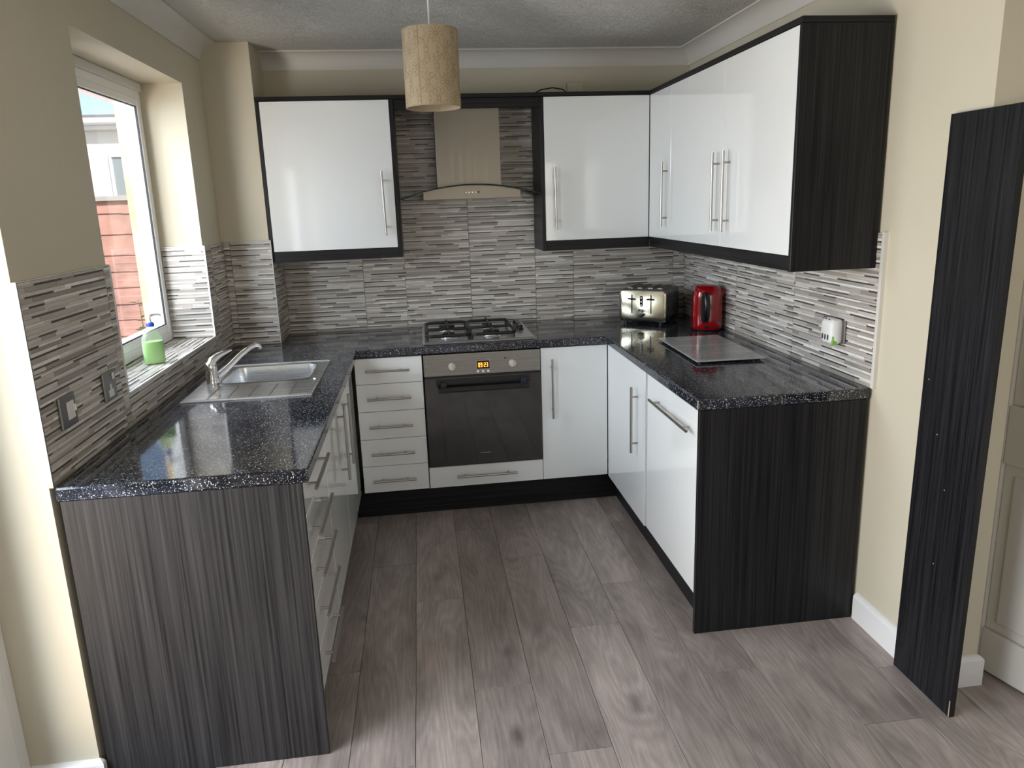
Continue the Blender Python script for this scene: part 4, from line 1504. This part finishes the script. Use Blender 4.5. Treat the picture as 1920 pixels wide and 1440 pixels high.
for z_ in (0.108, 0.127, 0.148):
    MB().lathe((-0.003, y0 - 0.003, z_), [(0.005, 0.0), (0.005, -0.002), (0.0005, -0.0025)], 14, axis='y').build('button', MT['satin'], bp_, smooth=True)
MB().lathe((-0.003, y0, 0.064), [(0.023, 0.0), (0.023, -0.006), (0.018, -0.009), (0.018, -0.020), (0.015, -0.023), (0.001, -0.0235)], 26, axis='y').build('dial', MT['chrome'], u, smooth=True)
m = MB()
for sx in (-0.085, -0.030, 0.030, 0.085):
    m.box(sx - 0.014, sx + 0.014, -TD / 2 + 0.05, TD / 2 - 0.04, TH - 0.0005, TH + 0.0035)
m.build('slot_frame', MT['satin'], u, bevel=0.001)
m = MB()
for sx in (-0.085, -0.030, 0.030, 0.085):
    m.box(sx - 0.010, sx + 0.010, -TD / 2 + 0.056, TD / 2 - 0.046, TH + 0.0034, TH + 0.0042)
m.build('slot', MT['blackm'], u)
for (sx, sy) in ((-1, -1), (1, -1), (-1, 1), (1, 1)):
    MB().lathe((sx * 0.10, sy * 0.105, 0.0005), [(0.012, 0), (0.013, 0.017)], 14).build('foot', MT['blackm'], u, smooth=True)
m = MB()
for sg in (1,):
    for i in range(11):
        yy = -0.085 + i * 0.0
    for i in range(10):
        z_ = 0.045 + i * 0.012
        m.box(TW / 2 - 0.001, TW / 2 + 0.0015, -0.085, 0.095, z_, z_ + 0.005)
m.build('side_ribs', MT['black'], u)

# ------------------------------------------------------------------ kettle
KX, KY = 0.731, -0.560
u = thing('kettle', 'glossy red jug kettle with a black handle on the right worktop beside the toaster', 'kettle', (KX, KY, ZW), rotz=math.radians(-14), local=True)


def ell(rx, ry, z, n=40, p=2.6, cy=0):
    pts = []
    for j in range(n):
        a = 2 * math.pi * j / n
        c, s = math.cos(a), math.sin(a)
        pts.append((rx * math.copysign(abs(c) ** (2 / p), c), cy + ry * math.copysign(abs(s) ** (2 / p), s), z))
    return pts


m = MB()
lv = [(0.073, 0.079, 0.010), (0.0765, 0.082, 0.018), (0.077, 0.083, 0.06), (0.0765, 0.082, 0.12), (0.075, 0.080, 0.175), (0.071, 0.076, 0.203), (0.064, 0.070, 0.221), (0.054, 0.060, 0.229)]
loft(m, [ell(*q) for q in lv])
m.add(ell(*lv[0]), [tuple(reversed(range(40)))])
m.build('kettle_body', MT['red'], u, smooth=True)
m = MB()
loft(m, [ell(0.075, 0.081, 0.0005), ell(0.077, 0.083, 0.010)])
m.add(ell(0.081, 0.081, 0.0005), [tuple(reversed(range(40)))])
m.build('power_base', MT['black'], u, smooth=True)
m = MB()
loft(m, [ell(0.0545, 0.0605, 0.2285), ell(0.052, 0.058, 0.2335), ell(0.040, 0.045, 0.2365)])
m.build('lid', MT['red'], u, smooth=True)
# water window / handle recess: long dark lozenge on the camera side, with the grip in front
m = MB()


def lozenge(y, hw, z0, z1, xo=-0.020):
    pts = []
    for i in range(24):
        a = 2 * math.pi * i / 24
        c, s = math.cos(a), math.sin(a)
        pts.append((xo + hw * math.copysign(abs(c) ** 0.55, c), y, (z0 + z1) / 2 + (z1 - z0) / 2 * math.copysign(abs(s) ** 0.75, s)))
    return pts


loft(m, [lozenge(-0.074, 0.024, 0.046, 0.206), lozenge(-0.0855, 0.0235, 0.048, 0.203), lozenge(-0.0870, 0.019, 0.054, 0.196)])
m.build('handle_recess', MT['smoke'], u, smooth=True)
MB().tube([(-0.020, -0.082, 0.196), (-0.020, -0.100, 0.198), (-0.020, -0.113, 0.180), (-0.020, -0.116, 0.13), (-0.020, -0.108, 0.085), (-0.020, -0.090, 0.062)],
          [0.010, 0.012, 0.012, 0.0115, 0.010, 0.008], 12, flat=1.0).build('handle', MT['black'], u, smooth=True)
m = MB()
loft(m, [[(x - 0.012, -0.0815, z_) for x, z_ in rr_xz(0.012, 0.018, 0.031, 0.005)], [(x - 0.012, -0.0850, z_) for x, z_ in rr_xz(0.011, 0.019, 0.030, 0.005)]])
m.build('switch', MT['smoke'], u, smooth=True)
m = MB()
vs = []
loft(m, [[(0.070, -0.022, 0.176), (0.070, 0.022, 0.176), (0.070, 0.028, 0.212), (0.070, -0.028, 0.212)], [(0.098, -0.004, 0.190), (0.098, 0.004, 0.190), (0.098, 0.006, 0.210), (0.098, -0.006, 0.210)]])
m.build('spout', MT['red'], u, smooth=True)

# ------------------------------------------------------------------ worktop saver
u = thing('worktop_saver', 'rectangular grey speckled glass chopping board lying on the right worktop', 'chopping board', (0.536, -1.052, ZW), rotz=math.radians(-1.7), local=True)
MB().box(-0.150, 0.150, -0.266, 0.266, 0.0085, 0.0145).build('glass_slab', MT['saver'], u, bevel=0.002)
for (sx, sy) in ((-1, -1), (1, -1), (-1, 1), (1, 1)):
    MB().lathe((sx * 0.128, sy * 0.24, 0.0004), [(0.009, 0), (0.010, 0.008)], 14).build('foot', MT['blackm'], u, smooth=True)

# ------------------------------------------------------------------ soap bottle
u = thing('soap_bottle', 'clear pump bottle of green washing-up liquid on the tiled window sill', 'bottle', (-1.816, -1.165, WZ0), rotz=math.radians(35), local=True)
ZS = 0.0006
m = MB()
loft(m, [ell(a_, b_, z_ + ZS, 32, 2.4) for (a_, b_, z_) in ((0.036, 0.024, 0.0), (0.039, 0.026, 0.004), (0.040, 0.027, 0.04), (0.0395, 0.0265, 0.085), (0.036, 0.025, 0.108), (0.026, 0.020, 0.126), (0.014, 0.014, 0.138), (0.0125, 0.0125, 0.150))])
m.add(ell(0.036, 0.024, ZS, 32, 2.4), [tuple(reversed(range(32)))])
m.build('bottle_body', MT['bottle'], u, smooth=True)
m = MB()
loft(m, [ell(a_, b_, z_ + ZS, 32, 2.4) for (a_, b_, z_) in ((0.0345, 0.0225, 0.002), (0.0375, 0.0245, 0.006), (0.0385, 0.0255, 0.04), (0.038, 0.025, 0.080), (0.037, 0.0245, 0.088))])
m.add(ell(0.0345, 0.0225, 0.002 + ZS, 32, 2.4), [tuple(reversed(range(32)))])
m.build('soap_liquid', MT['soap'], u, smooth=True)
MB().lathe((0, 0, 0.150 + ZS), [(0.0145, -0.002), (0.0150, 0.002), (0.0150, 0.010), (0.011, 0.014)], 20).build('collar', MT['blue'], u, smooth=True)
MB().lathe((0, 0, 0.163 + ZS), [(0.008, 0), (0.006, 0.006), (0.0045, 0.018), (0.0045, 0.022), (0.014, 0.024), (0.014, 0.033), (0.010, 0.036), (0.001, 0.037)], 20).build('pump', MT['white_plastic'], u, smooth=True)
MB().tube([(0.010, 0, 0.193 + ZS), (0.030, 0, 0.193 + ZS), (0.040, 0, 0.189 + ZS), (0.042, 0, 0.183 + ZS)], [0.006, 0.005, 0.0042, 0.004], 10).build('nozzle', MT['white_plastic'], u, smooth=True)


# ------------------------------------------------------------------ sockets, switches
def plate_x(u, x, y0, y1, z0, z1, sgn, mat, name='face_plate', t=0.007):
    return MB().box(x, x + sgn * t, y0, y1, z0, z1).build(name, mat, u, bevel=0.0025)


XT = XW + 0.0107
u = thing('light_switch', 'brushed grey square wall plate with a white rocker, nearest the end of the left wall', 'switch', (XT, -2.074, 1.083))
plate_x(u, XT, -2.118, -2.030, 1.038, 1.128, 1, MT['plate'])
plate_x(u, XT + 0.0065, -2.084, -2.046, 1.058, 1.108, 1, MT['white_plastic'], 'rocker', 0.0035)
plate_x(u, XT + 0.0095, -2.052, -2.044, 1.076, 1.096, 1, MT['white_plastic'], 'toggle', 0.006)
u = thing('wall_socket', 'brushed grey single power socket on the tiles just left of the window sill', 'socket', (XT, -1.800, 1.085))
plate_x(u, XT, -1.844, -1.756, 1.040, 1.130, 1, MT['plate'])
plate_x(u, XT + 0.0065, -1.786, -1.774, 1.100, 1.122, 1, MT['white_plastic'], 'toggle', 0.006)
m = MB()
m.box(XT + 0.0065, XT + 0.0085, -1.818, -1.784, 1.050, 1.072)
m.box(XT + 0.0065, XT + 0.0085, -1.806, -1.796, 1.072, 1.090)
o = m.build('pin_shutters', MT['white_plastic'], u)
XT2 = XR - 0.0107
u = thing('wall_socket', 'brushed grey double power socket behind the white air freshener on the right wall', 'socket', (XT2, -1.58, 1.08))
plate_x(u, XT2, -1.655, -1.509, 1.037, 1.123, -1, MT['plate'])
plate_x(u, XT2 - 0.0065, -1.640, -1.628, 1.095, 1.115, -1, MT['white_plastic'], 'toggle', 0.004)

u = thing('air_freshener', 'white plug-in air freshener with oval holes and a green patch, in the right-hand socket', 'air freshener', (XT2 - 0.008, -1.585, 1.04))
m = MB()
xa, xb = XT2 - 0.0075, XT2 - 0.052
yc, zc_ = -1.603, 1.081
lps = []
for (x, hw, hz, r) in ((xa, 0.037, 0.046, 0.016), (xa - 0.014, 0.041, 0.050, 0.018), (xb + 0.012, 0.040, 0.049, 0.020), (xb + 0.003, 0.034, 0.042, 0.020), (xb, 0.028, 0.036, 0.018)):
    lps.append([(x, yc + a_, zc_ + b_ - 0.0) for a_, b_ in [(p_[0], p_[1]) for p_ in rr_xz(hw, -hz, hz, r)]])
loft(m, lps)
m.add(lps[0], [tuple(reversed(range(len(lps[0]))))])
m.build('housing', MT['white_plastic'], u, smooth=True)
for yy in (-0.018, 0.0, 0.018):
    m = MB()
    loft(m, [[(xb - 0.0005 + 0.002, yc + yy + a_, 1.060 + b_) for a_, b_ in rr_xz(0.0055, -0.011, 0.011, 0.0053)], [(xb - 0.0009, yc + yy + a_, 1.060 + b_) for a_, b_ in rr_xz(0.005, -0.0105, 0.0105, 0.0048)]])
    m.build('vent_hole', MT['plate'], u)
for yy in (-0.010, 0.012):
    m = MB()
    c = Vector((xb + 0.010, yc + yy, zc_ + 0.0462))
    m.obox(c, (1, 0, 0), (0, 1, 0), (0, 0, 1), 0.0045, 0.0035, 0.0016)
    m.build('vent_hole', MT['black'], u)
MB().box(xb + 0.006, xb + 0.026, yc - 0.0400, yc - 0.030, 1.034, 1.066).build('sticker', MT['green'], u, bevel=0.002)

# fused spur and cable on top of the cabinets
u = thing('fused_spur', 'small cream electrical box on the back wall just above the cabinets', 'electrical box', (0.165, YB, 2.18))
MB().box(0.120, 0.210, YB - 0.030, YB - 0.0005, 2.150, 2.232).build('back_box', MT['cream_plastic'], u, bevel=0.003)
MB().box(0.135, 0.180, YB - 0.033, YB - 0.029, 2.160, 2.210).build('rocker', MT['cream_plastic'], u, bevel=0.002)
m = MB().tube([(-0.10, -0.20, ZUT + 0.004), (-0.06, -0.21, ZUT + 0.022), (0.0, -0.215, ZUT + 0.030), (0.06, -0.20, ZUT + 0.022), (0.10, -0.12, ZUT + 0.006), (0.16, -0.03, ZUT + 0.008), (0.165, -0.016, ZUT + 0.020)], 0.0032, 8)
tag(m.build('cable', MT['black'], smooth=True), 'thin black cable looping over the cabinet top towards the electrical box', 'cable')

# ------------------------------------------------------------------ loose panel leaning on the right wall
u = thing('leaning_panel', 'tall narrow black grained board leaning upright against the end of the right wall', 'board', (0.80, -2.235, 0))
m = MB()
xb0, xt0, th, ht = 0.790, 0.8085, 0.020, 1.806
vs = []
for z, x in ((0.0005, xb0), (ht, xt0)):
    for (dx, y) in ((0, -2.368), (0, -2.106), (th, -2.106), (th, -2.368)):
        vs.append((x + dx, y + (0.0 if z < 1 else 0.002), z))
m.add(vs, [(0, 1, 2, 3), (7, 6, 5, 4), (0, 4, 5, 1), (1, 5, 6, 2), (2, 6, 7, 3), (3, 7, 4, 0)])
m.build('board', MT['dark'], u, bevel=0.001, seg=1)
m = MB()
rc = random.Random(8)
for (z, y) in ((0.86, -2.19), (1.02, -2.13), (0.70, -2.245), (0.45, -2.235)):
    x = xb0 + (xt0 - xb0) * z / ht
    MB().obox((x - 0.0004, y, z), (0, 1, 0), (0, 0, 1), (1, 0, 0), 0.0017, 0.0019, 0.0004).build('screw_mark', MT['chip'], u)

MB().obox((xb0 + 0.0002, -2.3665, 0.030), (0, 1, 0), (0, 0, 1), (1, 0, 0), 0.0016, 0.028, 0.0006).build('chipped_edge', MT['chip'], u)

# ------------------------------------------------------------------ outside
struct(MB().box(-30, -2.112, -30, 30, -0.2, -0.15).build('ground', MT['paving']))
u = thing('garden_fence', 'red-brown boarded fence seen through the kitchen window', 'fence', (-4.3, 3.0, -0.15))
z = -0.14
rb = random.Random(2)
rows = [-0.14]
while rows[-1] < 1.70:
    rows.append(rows[-1] + (0.153 if rows[-1] < 1.20 else 0.190))
rows[-1] = 1.725
for a_, b_ in zip(rows[:-1], rows[1:]):
    for (x0, x1) in ((-7.0, -5.2), (-5.2, -3.45), (-3.45, -2.3)):
        vs = [(x0, 3.0, a_), (x1, 3.0, a_), (x1, 3.016, b_ + 0.02), (x0, 3.016, b_ + 0.02), (x0, 3.02, a_), (x1, 3.02, a_), (x1, 3.022, b_ + 0.02), (x0, 3.022, b_ + 0.02)]
        yo = rb.uniform(0, 0.004)
        vs = [(v[0], v[1] + yo, v[2] + rb.uniform(-0.004, 0.004)) for v in vs]
        MB().add(vs, [(0, 1, 2, 3), (5, 4, 7, 6), (0, 4, 5, 1), (1, 5, 6, 2), (2, 6, 7, 3), (3, 7, 4, 0)]).build('board', MT['fence'], u)
MB().box(-7.0, -2.3, 2.97, 3.05, 1.73, 1.775).build('capping', MT['fencecap'], u, bevel=0.004)
for x in (-5.2, -2.9):
    MB().box(x - 0.04, x + 0.04, 3.03, 3.11, -0.15, 1.73).build('post', MT['fencecap'], u, bevel=0.004)
u = thing('neighbour_house', 'white rendered house with a grey window beyond the fence', 'house', (-7.0, 11.0, -0.15))
MB().box(-12, -5.2, 9.0, 13.0, -0.15, 2.98).build('wall', MT['render'], u)
f = MB()
for (a_, b_, c_, d_) in ((-5.80, -5.76, 1.75, 2.60), (-5.24, -5.20, 1.75, 2.60), (-5.76, -5.24, 2.55, 2.60), (-5.76, -5.24, 1.75, 1.80)):
    f.box(a_, b_, 8.96, 9.02, c_, d_)
fr_ = f.build('window', MT['upvc'], u)
MB().box(-5.76, -5.24, 8.99, 9.00, 1.80, 2.55).build('pane', MT['winglass'], fr_)
MB().box(-12.1, -5.0, 8.80, 9.0, 2.98, 3.10).build('fascia', MT['upvc'], u, bevel=0.01)
MB().tube([(-12.1, 8.74, 3.10), (-5.0, 8.74, 3.10)], 0.055, 12).build('gutter', MT['upvc'], u, smooth=True)
m = MB()
m.add([(-12.2, 8.75, 3.14), (-4.9, 8.75, 3.14), (-4.9, 13.1, 3.34), (-12.2, 13.1, 3.34), (-12.2, 8.75, 3.20), (-4.9, 8.75, 3.20), (-4.9, 13.1, 3.40), (-12.2, 13.1, 3.40)],
      [(0, 3, 2, 1), (4, 5, 6, 7), (0, 1, 5, 4), (1, 2, 6, 5), (2, 3, 7, 6), (3, 0, 4, 7)])
m.build('roof', MT['roof'], u)
u = thing('garden_plant', 'small yellow-green leafy shoot in front of the fence, low in the window', 'plant', (-2.86, 1.5, -0.15))
MB().tube([(-2.86, 1.5, -0.15), (-2.87, 1.5, 0.3), (-2.84, 1.5, 0.7), (-2.85, 1.5, 0.98)], [0.008, 0.007, 0.005, 0.002], 8).build('stem', MT['leaf'], u, smooth=True)
rl = random.Random(4)
for i in range(26):
    z = 0.50 + 0.49 * rl.random()
    a_ = rl.uniform(0, 6.28)
    l_, w_ = rl.uniform(0.05, 0.085), rl.uniform(0.018, 0.028)
    c0 = Vector((-2.85, 1.5, z))
    d_ = Vector((math.cos(a_), math.sin(a_) * 0.6, rl.uniform(0.0, 0.5))).normalized()
    s_ = d_.cross(Vector((0, 0, 1))).normalized()
    nrm = Vector((0, 0, 0.004))
    p0, p1, p2, p3, p4 = c0, c0 + d_ * l_ * 0.35 + s_ * w_, c0 + d_ * l_, c0 + d_ * l_ * 0.35 - s_ * w_, c0 + d_ * l_ * 0.4 - nrm * 2
    MB().add([p0, p1, p2, p3, p4], [(0, 1, 4), (1, 2, 4), (2, 3, 4), (3, 0, 4)]).build('leaf', MT['leaf'], u, fixn=False)
